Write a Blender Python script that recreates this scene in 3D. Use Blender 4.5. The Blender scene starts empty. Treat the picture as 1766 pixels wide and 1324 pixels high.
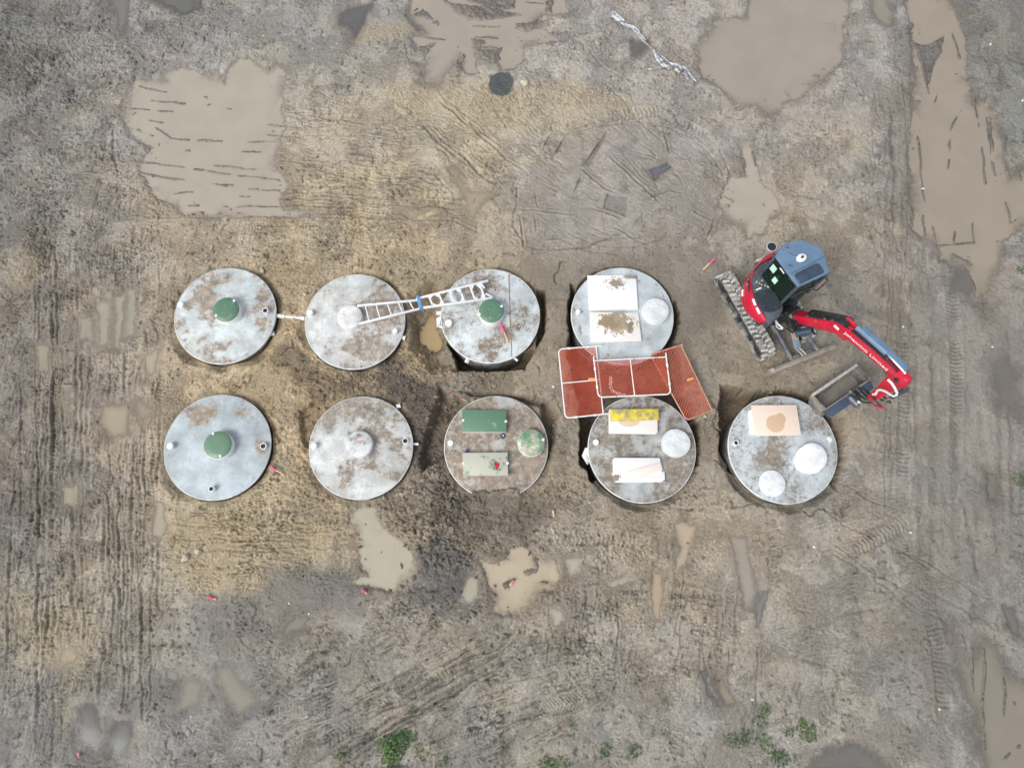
import bpy, bmesh, math, random
import numpy as np
from mathutils import Vector, Matrix

random.seed(7)
scene = bpy.context.scene
COL = scene.collection
R = math.radians

# ------------------------------------------------------------------ camera
IW, IH, FPX, CAMH, TILT = 1766, 1324, 1230.0, 16.4, R(14.2)
cam_d = bpy.data.cameras.new("drone_camera")
cam = bpy.data.objects.new("drone_camera", cam_d)
COL.objects.link(cam)
cam.location = (0, 0, CAMH)
cam.rotation_euler = (TILT, 0, 0)
cam_d.sensor_width = 36.0
cam_d.lens = 36.0 * FPX / IW
cam_d.clip_start = 0.1
cam_d.clip_end = 1000
scene.camera = cam

# ------------------------------------------------------------------ sky, sun, exposure
SUN_AZ, SUN_EL = R(232), R(50)          # light comes softly from the lower left
world = bpy.data.worlds.new("World")
scene.world = world
world.use_nodes = True
wn, wl = world.node_tree.nodes, world.node_tree.links
wn.clear()
sky = wn.new("ShaderNodeTexSky")
sky.sky_type = 'NISHITA'
sky.sun_disc = False
sky.sun_elevation = SUN_EL
sky.sun_rotation = SUN_AZ
sky.air_density = 1.0
sky.dust_density = 3.0
hsv = wn.new("ShaderNodeHueSaturation")
hsv.inputs['Saturation'].default_value = 0.34     # cloud cover: an almost neutral sky
bg = wn.new("ShaderNodeBackground")
bg.inputs['Strength'].default_value = 0.15
wo = wn.new("ShaderNodeOutputWorld")
wl.new(sky.outputs[0], hsv.inputs['Color'])
wl.new(hsv.outputs[0], bg.inputs['Color'])
wl.new(bg.outputs[0], wo.inputs['Surface'])
sun_d = bpy.data.lights.new("sun", 'SUN')
sun_d.energy = 1.35
sun_d.angle = R(28)
sun_d.color = (1.0, 0.985, 0.955)
sun = bpy.data.objects.new("sun", sun_d)
COL.objects.link(sun)
sd_ = Vector((math.sin(SUN_AZ) * math.cos(SUN_EL), math.cos(SUN_AZ) * math.cos(SUN_EL), math.sin(SUN_EL)))
sun.rotation_euler = sd_.to_track_quat('Z', 'Y').to_euler()
sun.location = sd_ * 40
vs = scene.view_settings
vs.view_transform = 'Standard'
vs.look = 'None'
vs.gamma = 1
vs.use_curve_mapping = False
vs.exposure = 0.34
scene.render.engine = 'CYCLES'
scene.cycles.max_bounces = 6
scene.cycles.transparent_max_bounces = 12

# ------------------------------------------------------------------ surveying: where a sight line of the photo meets height z
_c, _s = math.cos(TILT), math.sin(TILT)
def P(px, py, z=0.0):
    x = (px - 883) / FPX
    y = (662 - py) / FPX
    t = (z - CAMH) / (y * _s - _c)
    return Vector((x * t, (y * _c + _s) * t, z))
def crop(ox, oy, k):
    return lambda pts: [(ox + a / k, oy + b / k) for a, b in pts]
def lin(c):
    return tuple(((v / 255) / 12.92 if v / 255 < .04045 else ((v / 255 + .055) / 1.055) ** 2.4) for v in c)

# ------------------------------------------------------------------ mesh helpers
def world_origin(o):
    v = Vector((0, 0, 0))
    while o is not None:
        v += o.location
        o = o.parent
    return v
def tag(o, label=None, cat=None, group=None, kind=None):
    if label: o['label'] = label
    if cat: o['category'] = cat
    if group: o['group'] = group
    if kind: o['kind'] = kind
    return o
def thing(name, loc, label, cat, group=None):
    o = bpy.data.objects.new(name, None)
    o.empty_display_size = 0.2
    COL.objects.link(o)
    o.location = loc
    return tag(o, label, cat, group)
class MB:
    def __init__(s): s.v = []; s.f = []
    def add(s, vs, fs):
        n = len(s.v)
        s.v += [Vector(v) for v in vs]
        s.f += [[i + n for i in f] for f in fs]
        return s
    def box(s, c, size, M=None):
        M = M or Matrix.Identity(3)
        hx, hy, hz = (d / 2 for d in size)
        c = Vector(c)
        vs = [c + M @ Vector((sx * hx, sy * hy, sz * hz)) for sz in (-1, 1) for sy in (-1, 1) for sx in (-1, 1)]
        return s.add(vs, [(0, 2, 3, 1), (4, 5, 7, 6), (0, 1, 5, 4), (2, 6, 7, 3), (0, 4, 6, 2), (1, 3, 7, 5)])
    def loft(s, loops, caps=True, closed=True):
        n = len(loops[0])
        vs = [v for l in loops for v in l]
        fs = []
        for k in range(len(loops) - 1):
            for i in range(n if closed else n - 1):
                j = (i + 1) % n
                fs.append((k * n + i, k * n + j, (k + 1) * n + j, (k + 1) * n + i))
        if caps:
            fs.append(tuple(range(n - 1, -1, -1)))
            fs.append(tuple(range((len(loops) - 1) * n, len(loops) * n)))
        return s.add(vs, fs)
    def prism(s, poly, z0, z1):
        return s.loft([[Vector((p[0], p[1], z0)) for p in poly], [Vector((p[0], p[1], z1)) for p in poly]])
    def tube(s, pts, r, seg=8, closed=False):
        pts = [Vector(p) for p in pts]
        rr = r if isinstance(r, (list, tuple)) else [r] * len(pts)
        loops = []
        n = len(pts)
        up = Vector((0, 0, 1))
        prev = None
        for i, p in enumerate(pts):
            a = pts[(i - 1) % n] if (closed or i > 0) else p
            b = pts[(i + 1) % n] if (closed or i < n - 1) else p
            t = (b - a).normalized()
            if prev is None:
                u = t.cross(up)
                if u.length < 1e-3: u = t.cross(Vector((1, 0, 0)))
                u.normalize()
            else:
                u = (prev - t * prev.dot(t)).normalized()
            prev = u
            w = t.cross(u)
            loops.append([p + (u * math.cos(q) + w * math.sin(q)) * rr[i] for q in (2 * math.pi * k / seg for k in range(seg))])
        if closed:
            return s.loft(loops + [loops[0]], caps=False)
        return s.loft(loops)
    def cyl(s, p0, p1, r0, r1=None, seg=24):
        return s.tube([p0, p1], [r0, r0 if r1 is None else r1], seg)
    def lathe(s, c, prof, seg=48):
        c = Vector(c)
        loops = [[c + Vector((r * math.cos(q), r * math.sin(q), z)) for q in (2 * math.pi * k / seg for k in range(seg))] for r, z in prof]
        return s.loft(loops)
    def build(s, name, mat, parent=None, bevel=0.0, smooth=35, loc=None, seg=2):
        me = bpy.data.meshes.new(name)
        o = bpy.data.objects.new(name, me)
        COL.objects.link(o)
        if parent is not None:
            o.parent = parent
            org = world_origin(parent)
        else:
            org = Vector(loc) if loc is not None else Vector((0, 0, 0))
            o.location = org
        me.from_pydata([tuple(v - org) for v in s.v], [], s.f)
        bm = bmesh.new()
        bm.from_mesh(me)
        bmesh.ops.remove_doubles(bm, verts=bm.verts, dist=1e-5)
        bmesh.ops.recalc_face_normals(bm, faces=bm.faces)
        if bevel > 0:
            es = [e for e in bm.edges if len(e.link_faces) == 2 and e.calc_face_angle(0) > R(38)]
            bmesh.ops.bevel(bm, geom=es, offset=bevel, segments=seg, profile=.5, affect='EDGES', clamp_overlap=True)
        bm.to_mesh(me)
        bm.free()
        if smooth:
            me.polygons.foreach_set('use_smooth', [True] * len(me.polygons))
            me.set_sharp_from_angle(angle=R(smooth))
        if mat: me.materials.append(mat)
        return o
def frame(x, z):
    x = x.normalized()
    y = z.cross(x).normalized()
    z = x.cross(y).normalized()
    return Matrix((x, y, z)).transposed()
def ctr(poly):
    return sum((Vector(p) for p in poly), Vector((0,) * len(poly[0]))) / len(poly)
def shrink(poly, k):
    c = ctr(poly)
    return [c + (Vector(p) - c) * k for p in poly]
def atz(poly, z):
    return [Vector((p[0], p[1], z)) for p in poly]

# ------------------------------------------------------------------ materials
def nodes_of(name):
    m = bpy.data.materials.new(name)
    m.use_nodes = True
    nt = m.node_tree
    b = nt.nodes['Principled BSDF']
    return m, nt, b
def N(nt, kind, **kw):
    n = nt.nodes.new(kind)
    for k, v in kw.items():
        if k.startswith('i_'):
            key = k[2:].replace('_', ' ')
            n.inputs[key].default_value = v
        else:
            setattr(n, k, v)
    return n
def ramp(nt, src, a, b):
    r = N(nt, 'ShaderNodeMapRange', clamp=True)
    r.inputs['From Min'].default_value = a
    r.inputs['From Max'].default_value = b
    r.interpolation_type = 'SMOOTHSTEP'
    nt.links.new(src, r.inputs['Value'])
    return r.outputs['Result']
def mixc(nt, fac, a, b, mode='MIX'):
    m = N(nt, 'ShaderNodeMix', data_type='RGBA', blend_type=mode)
    for sock, v in ((m.inputs['Factor'], fac), (m.inputs['A'], a), (m.inputs['B'], b)):
        pass
    fi = [i for i in m.inputs if i.type == 'VALUE' and i.name == 'Factor'][0]
    ai = [i for i in m.inputs if i.type == 'RGBA' and i.name == 'A'][0]
    bi = [i for i in m.inputs if i.type == 'RGBA' and i.name == 'B'][0]
    for sock, v in ((fi, fac), (ai, a), (bi, b)):
        if hasattr(v, 'links') or isinstance(v, bpy.types.NodeSocket): nt.links.new(v, sock)
        elif isinstance(v, (int, float)): sock.default_value = v
        else: sock.default_value = (*v[:3], 1)
    return [o for o in m.outputs if o.type == 'RGBA'][0]
def math_(nt, op, a, b=0.0, c=None):
    m = N(nt, 'ShaderNodeMath', operation=op)
    for i, v in enumerate((a, b) if c is None else (a, b, c)):
        if isinstance(v, (int, float)): m.inputs[i].default_value = v
        else: nt.links.new(v, m.inputs[i])
    return m.outputs[0]
def noise(nt, scale, detail=4, rough=.55, off=(0, 0, 0), dist=0.0, stretch=(1, 1, 1)):
    tc = N(nt, 'ShaderNodeTexCoord')
    mp = N(nt, 'ShaderNodeMapping')
    mp.inputs['Location'].default_value = off
    mp.inputs['Scale'].default_value = stretch
    nt.links.new(tc.outputs['Object'], mp.inputs['Vector'])
    n = N(nt, 'ShaderNodeTexNoise')
    n.inputs['Scale'].default_value = scale
    n.inputs['Detail'].default_value = detail
    n.inputs['Roughness'].default_value = rough
    n.inputs['Distortion'].default_value = dist
    nt.links.new(mp.outputs[0], n.inputs['Vector'])
    return n.outputs['Fac']
def bump(nt, b, h, strength=.3, dist=.01):
    bp = N(nt, 'ShaderNodeBump')
    bp.inputs['Strength'].default_value = strength
    bp.inputs['Distance'].default_value = dist
    nt.links.new(h, bp.inputs['Height'])
    nt.links.new(bp.outputs[0], b.inputs['Normal'])
MUD = (0.235, 0.19, 0.14)
_cache = {}
def mat(name, col, rough=.5, metal=0.0, var=.12, scale=9, mud=0.0, mudscale=5, mudcol=MUD, bmp=.15, seed=0, mud_soft=.12):
    if name in _cache: return _cache[name]
    m, nt, b = nodes_of(name)
    n = noise(nt, scale, 5, off=(seed, seed * 1.7, 0))
    dark = tuple(c * (1 - var) for c in col)
    lite = tuple(min(1, c * (1 + var)) for c in col)
    c = mixc(nt, ramp(nt, n, .3, .7), dark, lite)
    rg = None
    if mud > 0:
        n2 = noise(nt, mudscale, 7, .65, off=(seed + 3.1, seed, 2))
        k = ramp(nt, n2, .62 - mud * .34, .62 - mud * .34 + mud_soft)
        n3 = noise(nt, 30, 3)
        mc = mixc(nt, n3, tuple(v * .75 for v in mudcol), tuple(v * 1.25 for v in mudcol))
        c = mixc(nt, k, c, mc)
        rg = mixc(nt, k, (rough,) * 3, (.85,) * 3)
        b.inputs['Metallic'].default_value = 0
        if metal:
            nt.links.new(math_(nt, 'MULTIPLY', math_(nt, 'SUBTRACT', 1.0, k), metal), b.inputs['Metallic'])
    else:
        b.inputs['Metallic'].default_value = metal
    nt.links.new(c, b.inputs['Base Color'])
    if rg is not None: nt.links.new(rg, b.inputs['Roughness'])
    else: b.inputs['Roughness'].default_value = rough
    if bmp: bump(nt, b, noise(nt, 40, 4), bmp, .006)
    _cache[name] = m
    return m
def concrete(name, clean, mudc, amt, seed, fine=.5, big=1.3, wet=.3, streak=.3, smears=()):
    """pale cast concrete with smears, splashes and specks of dried and wet mud; amt is about the share it covers"""
    m, nt, b = nodes_of(name)
    n0 = noise(nt, 2.2, 8, .62, off=(seed, 0, 0))
    c = mixc(nt, ramp(nt, n0, .32, .70), tuple(v * .76 for v in clean), tuple(min(1, v * 1.15) for v in clean))
    # broad caked patches with a ragged edge, and a thin film round them
    n1 = noise(nt, big, 13, .74, off=(seed * 1.3, seed, 0), dist=.12)
    tc = N(nt, 'ShaderNodeTexCoord')
    for sx, sy, sr, sa in smears:          # where mud was dropped or wiped: place, reach, amount
        mp = N(nt, 'ShaderNodeMapping', vector_type='TEXTURE')
        mp.inputs['Location'].default_value = (sx, sy, 0); mp.inputs['Scale'].default_value = (sr, sr, 1e4)
        nt.links.new(tc.outputs['Object'], mp.inputs['Vector'])
        ln = N(nt, 'ShaderNodeVectorMath', operation='LENGTH'); nt.links.new(mp.outputs[0], ln.inputs[0])
        n1 = math_(nt, 'ADD', n1, math_(nt, 'MULTIPLY', ramp(nt, ln.outputs['Value'], 1.0, 0.0), sa))
    thr = .5 + .17 * (1 - 2 * amt)
    k1 = ramp(nt, n1, thr, thr + .035)
    kf = math_(nt, 'MULTIPLY', ramp(nt, n1, thr - .11, thr + .03), .42)
    # scratches and drag marks in two directions
    ks = None
    for st, ang in (((.5, 3.2, 1), 1.0), ((3.0, .6, 1), 2.0)):
        ns = noise(nt, 7, 6, .66, off=(seed * ang, seed * 2, 0), stretch=st, dist=1.6)
        q = ramp(nt, ns, .57, .62)
        ks = q if ks is None else math_(nt, 'MAXIMUM', ks, q)
    ks = math_(nt, 'MULTIPLY', ks, streak)
    # specks, thicker near the patches
    n2 = noise(nt, 13, 8, .72, off=(seed * 2.1, 1, 0), dist=.3)
    t2 = .72 - .14 * fine
    k2 = math_(nt, 'MULTIPLY', ramp(nt, math_(nt, 'ADD', n2, math_(nt, 'MULTIPLY', math_(nt, 'SUBTRACT', n1, .5), .9)), t2, t2 + .04), .8)
    nb = noise(nt, 8, 11, .72, off=(seed, 6, 0))
    k1 = math_(nt, 'MULTIPLY', k1, math_(nt, 'ADD', .55, math_(nt, 'MULTIPLY', ramp(nt, nb, .42, .52), .42)))
    k = math_(nt, 'MAXIMUM', math_(nt, 'MAXIMUM', k1, kf), math_(nt, 'MAXIMUM', k2, ks))
    nm = noise(nt, 4, 9, .7, off=(seed, 4, 1))
    mc = mixc(nt, ramp(nt, nm, .34, .66), tuple(v * .68 for v in mudc), tuple(v * 1.38 for v in mudc))
    c = mixc(nt, k, c, mc)
    nw = noise(nt, 2.2, 6, .65, off=(seed * .7, 9, 0))
    kw = math_(nt, 'MULTIPLY', ramp(nt, nw, .55, .68), wet)
    c = mixc(nt, kw, c, (.15, .16, .155))
    nt.links.new(c, b.inputs['Base Color'])
    rg = mixc(nt, k, (.55,) * 3, (.8,) * 3)
    rg = mixc(nt, kw, rg, (.25,) * 3)
    nt.links.new(rg, b.inputs['Roughness'])
    bump(nt, b, math_(nt, 'ADD', math_(nt, 'MULTIPLY', k, 1.0), noise(nt, 50, 3)), .35, .008)
    return m

# ------------------------------------------------------------------ ground: noise in numpy
F32 = np.float32
def make_perm(seed):
    r = np.random.RandomState(seed)
    p = r.permutation(256).astype(np.int32)
    a = r.rand(256).astype(F32) * 2 * np.pi
    return p, np.cos(a), np.sin(a)
_perm = {}
def pn(x, y, seed):
    if seed not in _perm: _perm[seed] = make_perm(seed)
    p, gx, gy = _perm[seed]
    xf = np.floor(x); yf = np.floor(y)
    xi = xf.astype(np.int32) & 255; yi = yf.astype(np.int32) & 255
    xf = (x - xf).astype(F32); yf = (y - yf).astype(F32)
    u = xf * xf * xf * (xf * (xf * 6 - 15) + 10); v = yf * yf * yf * (yf * (yf * 6 - 15) + 10)
    x1 = (xi + 1) & 255; y1 = (yi + 1) & 255
    def g(a, b, dx, dy):
        h = p[(p[a] + b) & 255]
        return gx[h] * dx + gy[h] * dy
    n0 = g(xi, yi, xf, yf); n1 = g(x1, yi, xf - 1, yf)
    n0 += u * (n1 - n0)
    n2 = g(xi, y1, xf, yf - 1); n3 = g(x1, y1, xf - 1, yf - 1)
    n2 += u * (n3 - n2)
    return (n0 + v * (n2 - n0)) * F32(1.5)
def fbm(x, y, freq, octv, seed, gain=.5, mode=0):
    t = np.zeros_like(x); a = 1.0; tot = 0.0
    for o in range(octv):
        n = pn(x * F32(freq), y * F32(freq), seed + o * 13)
        if mode == 1: n = 1 - 2 * np.abs(n)          # ridged
        elif mode == 2: n = 2 * np.abs(n) - .6       # billowed
        t += F32(a) * n; tot += a; a *= gain; freq *= 2.03
    return t / F32(tot)
def worley(x, y, freq, seed):
    r = np.random.RandomState(seed)
    jx = r.rand(256, 256).astype(F32); jy = r.rand(256, 256).astype(F32)
    x = x * F32(freq); y = y * F32(freq)
    xi = np.floor(x); yi = np.floor(y)
    f1 = np.full_like(x, 9.); f2 = np.full_like(x, 9.)
    for dx in (-1, 0, 1):
        for dy in (-1, 0, 1):
            cx = xi + dx; cy = yi + dy
            a = cx.astype(np.int32) & 255; b = cy.astype(np.int32) & 255
            d = np.hypot(cx + jx[a, b] - x, cy + jy[a, b] - y)
            f2 = np.minimum(f2, np.maximum(f1, d)); f1 = np.minimum(f1, d)
    return f1, f2
def ss(a, b, x):
    t = np.clip((x - a) / (b - a), 0, 1)
    return t * t * (3 - 2 * t)

# ------------------------------------------------------------------ ground: one sheet, fine where the drone looks, stretching to the horizon
H_ = 0.0205
xin = np.arange(-14.6, 14.6, H_); yin = np.arange(-4.75, 15.75, H_)
far = 1.45 ** np.arange(1, 20) * .12
far = np.cumsum(far)
far = far[far < 400]
xs = np.concatenate([xin[0] - far[::-1], xin, xin[-1] + far]).astype(F32)
ys = np.concatenate([yin[0] - far[::-1], yin, yin[-1] + far]).astype(F32)
X, Y = np.meshgrid(xs, ys)
inside = ((X > xin[0] - .5) & (X < xin[-1] + .5) & (Y > yin[0] - .5) & (Y < yin[-1] + .5))
NY, NX = X.shape

def gp(pts): return [tuple(P(a, b)[:2]) for a, b in pts]
def win(poly, m):
    px = [p[0] for p in poly]; py = [p[1] for p in poly]
    i0, i1 = np.searchsorted(xs, [min(px) - m, max(px) + m]); j0, j1 = np.searchsorted(ys, [min(py) - m, max(py) + m])
    return slice(j0, j1), slice(i0, i1)
def line_dist(poly, sl, wob=0.0, wf=2.0, seed=77):
    x = X[sl]; y = Y[sl]
    if wob:
        x, y = x + F32(wob) * pn(x * F32(wf), y * F32(wf), seed), y + F32(wob) * pn(x * F32(wf), y * F32(wf), seed + 1)
    best = np.full(x.shape, 1e6, F32); tt = np.zeros_like(best); sg = np.zeros_like(best)
    acc = 0.0
    for (ax, ay), (bx, by) in zip(poly[:-1], poly[1:]):
        ex, ey = bx - ax, by - ay
        L = math.hypot(ex, ey) + 1e-9
        t = np.clip(((x - ax) * ex + (y - ay) * ey) / (L * L), 0, 1)
        d = np.hypot(x - ax - t * ex, y - ay - t * ey)
        m = d < best
        best = np.where(m, d, best); tt = np.where(m, acc + t * L, tt)
        sg = np.where(m, ((x - ax) * ey - (y - ay) * ex) / L, sg)
        acc += L
    return best, tt, sg, acc
def poly_sd(poly, sl, wob=0.0, wf=3.0, seed=55):
    x = X[sl]; y = Y[sl]
    if wob:
        w1 = fbm(x, y, wf, 4, seed, .6); w2 = fbm(x, y, wf, 4, seed + 5, .6)
        x, y = x + F32(wob) * w1, y + F32(wob) * w2
    d = np.full(x.shape, 1e6, F32); ins = np.zeros(x.shape, bool)
    n = len(poly)
    for i in range(n):
        ax, ay = poly[i]; bx, by = poly[(i + 1) % n]
        ex, ey = bx - ax, by - ay
        t = np.clip(((x - ax) * ex + (y - ay) * ey) / (ex * ex + ey * ey + 1e-12), 0, 1)
        d = np.minimum(d, np.hypot(x - ax - t * ex, y - ay - t * ey))
        if ay != by:
            c = ((ay > y) != (by > y)) & (x < ex * (y - ay) / (by - ay) + ax)
            ins ^= c
    return np.where(ins, -d, d)
def blobs(lst):
    t = np.zeros_like(X)
    for px, py, sg, a in lst:
        q = P(px, py)
        t += F32(a) * np.exp(-((X - q.x) ** 2 + (Y - q.y) ** 2) / F32(2 * sg * sg))
    return t

# ---- soil colour: clay, silt and topsoil lie in patches (base tones; recess shade is painted in further down)
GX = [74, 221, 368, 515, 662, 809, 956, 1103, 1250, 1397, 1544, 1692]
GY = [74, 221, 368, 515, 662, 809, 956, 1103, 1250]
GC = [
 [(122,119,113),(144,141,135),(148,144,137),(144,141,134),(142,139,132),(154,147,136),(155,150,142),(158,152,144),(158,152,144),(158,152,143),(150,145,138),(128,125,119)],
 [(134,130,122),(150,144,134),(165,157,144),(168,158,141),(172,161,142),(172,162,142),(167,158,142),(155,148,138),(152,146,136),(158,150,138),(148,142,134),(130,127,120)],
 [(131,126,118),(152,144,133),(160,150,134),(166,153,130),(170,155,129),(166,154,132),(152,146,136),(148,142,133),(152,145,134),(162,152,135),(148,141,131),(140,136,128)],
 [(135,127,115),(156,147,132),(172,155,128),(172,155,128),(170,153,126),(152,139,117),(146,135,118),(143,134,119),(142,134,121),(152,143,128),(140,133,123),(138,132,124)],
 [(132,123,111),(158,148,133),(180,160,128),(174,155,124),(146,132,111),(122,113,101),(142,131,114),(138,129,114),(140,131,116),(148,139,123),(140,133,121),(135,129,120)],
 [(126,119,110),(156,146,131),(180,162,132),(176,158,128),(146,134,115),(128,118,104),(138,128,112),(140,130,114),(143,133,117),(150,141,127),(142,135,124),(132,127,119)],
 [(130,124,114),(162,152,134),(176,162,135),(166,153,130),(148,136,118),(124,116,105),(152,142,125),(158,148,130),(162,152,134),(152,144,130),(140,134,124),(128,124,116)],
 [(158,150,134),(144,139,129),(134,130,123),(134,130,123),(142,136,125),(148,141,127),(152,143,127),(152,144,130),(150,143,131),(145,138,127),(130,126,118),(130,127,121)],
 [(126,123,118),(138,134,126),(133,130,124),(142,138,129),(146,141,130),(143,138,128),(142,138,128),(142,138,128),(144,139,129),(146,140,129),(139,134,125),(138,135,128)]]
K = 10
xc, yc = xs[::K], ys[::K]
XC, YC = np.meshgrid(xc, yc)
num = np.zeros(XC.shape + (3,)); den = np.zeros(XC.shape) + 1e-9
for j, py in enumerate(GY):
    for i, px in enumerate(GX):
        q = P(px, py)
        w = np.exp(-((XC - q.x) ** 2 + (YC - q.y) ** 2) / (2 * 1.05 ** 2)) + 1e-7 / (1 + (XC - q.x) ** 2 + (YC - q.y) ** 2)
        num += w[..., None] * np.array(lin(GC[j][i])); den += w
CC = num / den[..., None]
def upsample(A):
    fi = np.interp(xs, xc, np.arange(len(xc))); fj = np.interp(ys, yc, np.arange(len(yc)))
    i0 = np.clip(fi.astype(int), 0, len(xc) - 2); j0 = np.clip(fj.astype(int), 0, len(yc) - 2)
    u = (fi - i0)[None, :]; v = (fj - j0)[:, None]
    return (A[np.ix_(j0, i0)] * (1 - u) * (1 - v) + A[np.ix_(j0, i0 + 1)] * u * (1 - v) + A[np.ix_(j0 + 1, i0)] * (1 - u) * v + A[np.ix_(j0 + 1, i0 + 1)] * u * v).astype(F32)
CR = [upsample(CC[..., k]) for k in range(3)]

# ---- how churned the surface is
churn = np.full_like(X, .75)
churn += blobs([(80, 100, 2.0, .7), (90, 400, 2.0, .5), (600, 430, 1.5, .4), (620, 640, 1.5, .6), (740, 900, 1.6, .9), (480, 870, 1.2, .6),
                (1000, 90, 1.5, .3), (1040, 1000, 1.5, .3), (330, 130, 1., .3), (140, 980, 2, .4), (700, 1180, 2, .15),
                (1040, 330, 1.3, -.55), (1190, 560, .9, -.35), (930, 580, 1.0, -.5), (960, 780, .8, -.3), (1240, 620, .8, -.35), (1420, 600, 1.2, -.3),
                (1560, 700, 2.0, -.35), (1700, 620, 2.0, -.3), (1450, 1000, 2.5, -.2), (560, 1050, 1.2, -.2), (150, 800, 1., -.2)])
churn = np.clip(churn * .86, .15, 1.6) * inside
wx = X + F32(.25) * fbm(X, Y, 1.1, 3, 3); wy = Y + F32(.25) * fbm(X, Y, 1.1, 3, 8)
n_patch = fbm(wx, wy, .55, 5, 21, .55)
n_mid = fbm(wx, wy, 2.6, 4, 31, .6)
n_fine = fbm(X, Y, 9.0, 3, 41, .65)
n_bil = fbm(wx, wy, 3.2, 4, 51, .62, 2)
Z = F32(.035) * fbm(X, Y, .22, 3, 61) * inside
Z += churn * (F32(.020) * n_bil + F32(.017) * n_fine + F32(.014) * n_mid)
f1, f2 = worley(wx + F32(.12) * n_fine, wy + F32(.10) * n_mid + F32(.05) * n_fine, 5.5, 71)
clod = ss(.03, .45, f2 - f1) * (1 - ss(.4, .9, f1))
Z += F32(.040) * (clod - .5) * churn * ss(.75, 1.5, churn + .45 * n_patch)
f1b, f2b = worley(X + F32(.06) * n_fine, Y + F32(.04) * n_mid, 13, 72)
Z += F32(.020) * (ss(.0, .5, f2b - f1b) - .5) * churn * ss(-.3, .4, n_mid)
crev = (1 - ss(0, .05, np.abs(fbm(wx, wy, 2.3, 5, 131, .62)))) * ss(-.05, .25, fbm(X, Y, .8, 3, 141))
Z -= F32(.050) * crev * churn
nd = pn((X + F32(.05) * n_fine) * 8.5, (Y + F32(.05) * n_mid) * 8.5, 151)
dimp = ss(.40, .58, nd) * ss(-.08, .15, fbm(X, Y, .9, 3, 161))
Z -= F32(.045) * dimp * np.clip(churn, .3, 1)
knob = ss(.50, .72, -nd) * ss(.0, .25, fbm(X, Y, 1.0, 3, 171)) * np.clip(churn, .2, 1)
Z += F32(.030) * knob

lum = 1 + .10 * n_patch + .14 * n_mid + .14 * n_fine
crust = ss(-.04, .06, fbm(wx, wy, .95, 7, 91, .66))                   # dry pale crust against damp brown mud, ragged edge
lum *= .85 + .26 * crust
dk = ss(.16, .30, fbm(wx, wy, 1.5, 6, 95, .68))                       # charcoal topsoil crumbs
lum *= 1 - .22 * dk * np.clip(churn, .3, 1.2)
lt = ss(.20, .34, fbm(wx + 7, wy, 1.9, 6, 96, .68))                   # pale flakes
lum *= 1 + .20 * lt
spk = ss(.20, .34, fbm(X, Y, 6.5, 4, 98, .7))
lum *= 1 - .26 * spk * np.clip(churn, .35, 1)
lum *= 1 + .20 * pn(X * 23, Y * 23, 97) * np.clip(churn, .3, 1)
lum *= (1 - .22 * crev) * (1 - .28 * dimp) * (1 + .15 * knob)  # relief shade put into the colour: crevices and dimples darker, knobs lighter
# scored and dragged mud: fine grooves that follow the way the machines went
def grain(px, py, sx, sy, ang, amt, f=5.0, el=.14, seed=200):
    q = P(px, py)
    m = np.exp(-((X - q.x) / sx) ** 2 - ((Y - q.y) / sy) ** 2)
    ca, sa = math.cos(R(ang)), math.sin(R(ang))
    u_ = (wx * ca + wy * sa) * F32(.35) + (X * ca + Y * sa) * F32(.65); v_ = (wy * ca - wx * sa) * F32(.35) + (Y * ca - X * sa) * F32(.65)
    r_ = np.abs(fbm(u_ * F32(el), v_, f, 4, seed, .62))
    g = (1 - ss(.02, .11, r_)) * ss(-.15, .12, fbm(X, Y, 1.3, 3, seed + 3) + .1 * n_fine) * np.clip(m * 1.6, 0, 1)
    return g.astype(F32) * F32(amt)
groove = np.zeros_like(X)
for g_ in [(150,700,2.2,9,90,.8,5,.16,201), (60,1000,1.6,4,88,.8,4,.15,207), (1640,700,2.2,8,90,.32,3,.2,213), (1540,250,1.2,4,90,.8,5,.16,219), (500,300,4.5,1.9,-2,1,5,.13,225), (740,1180,4.0,1.9,27,1,5,.12,231),
           (1080,1040,2.6,1.6,80,.8,6,.35,237), (1000,320,2.6,1.8,-32,.7,4,.2,243), (820,230,2.0,1.6,-45,.8,4,.25,249), (1450,1000,3,2.5,20,.45,4,.2,255), (1450,600,1.6,2,60,.35,4,.2,261), (400,930,2.5,.9,0,.9,5,.2,267), (1290,1150,2,1.8,65,.6,4,.2,273), (560,400,3,.8,80,.5,6,.4,279), (330,100,2.5,2,20,.5,5,.5,285), (1080,90,2.5,2,70,.6,5,.5,291)]:
    groove = np.maximum(groove, grain(*g_))
sq = (1 - ss(.03, .10, np.abs(fbm(wx, wy, 5.2, 4, 321, .62)))) * ss(.0, .2, fbm(X, Y, 1.05, 4, 331, .6) + .08 * n_fine)      # short squiggles everywhere
groove = np.maximum(groove, sq * .8 * np.clip(churn, .25, 1)) * inside
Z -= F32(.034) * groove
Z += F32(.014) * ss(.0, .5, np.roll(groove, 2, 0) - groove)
lum *= 1 - .26 * groove  # wet groove floors, with crease shade painted into the soil colour
lum = np.clip(lum, .28, 1.7)
lum /= lum[inside].mean()
lum = np.where(inside, lum, 1 + .15 * pn(X * .3, Y * .3, 871)).astype(F32)
yel = fbm(wx, wy, .8, 3, 101)
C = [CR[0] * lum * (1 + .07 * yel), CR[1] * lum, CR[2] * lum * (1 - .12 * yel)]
WET = np.where(inside, 1, .4) * np.clip(.12 + .25 * fbm(X, Y, .6, 3, 111), 0, 1)
def paint(sl, m, mul):
    for k in range(3): C[k][sl] *= 1 + m * (mul[k] - 1)
def paint_to(sl, m, col):
    for k in range(3): C[k][sl] += m * (col[k] - C[k][sl])

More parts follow.
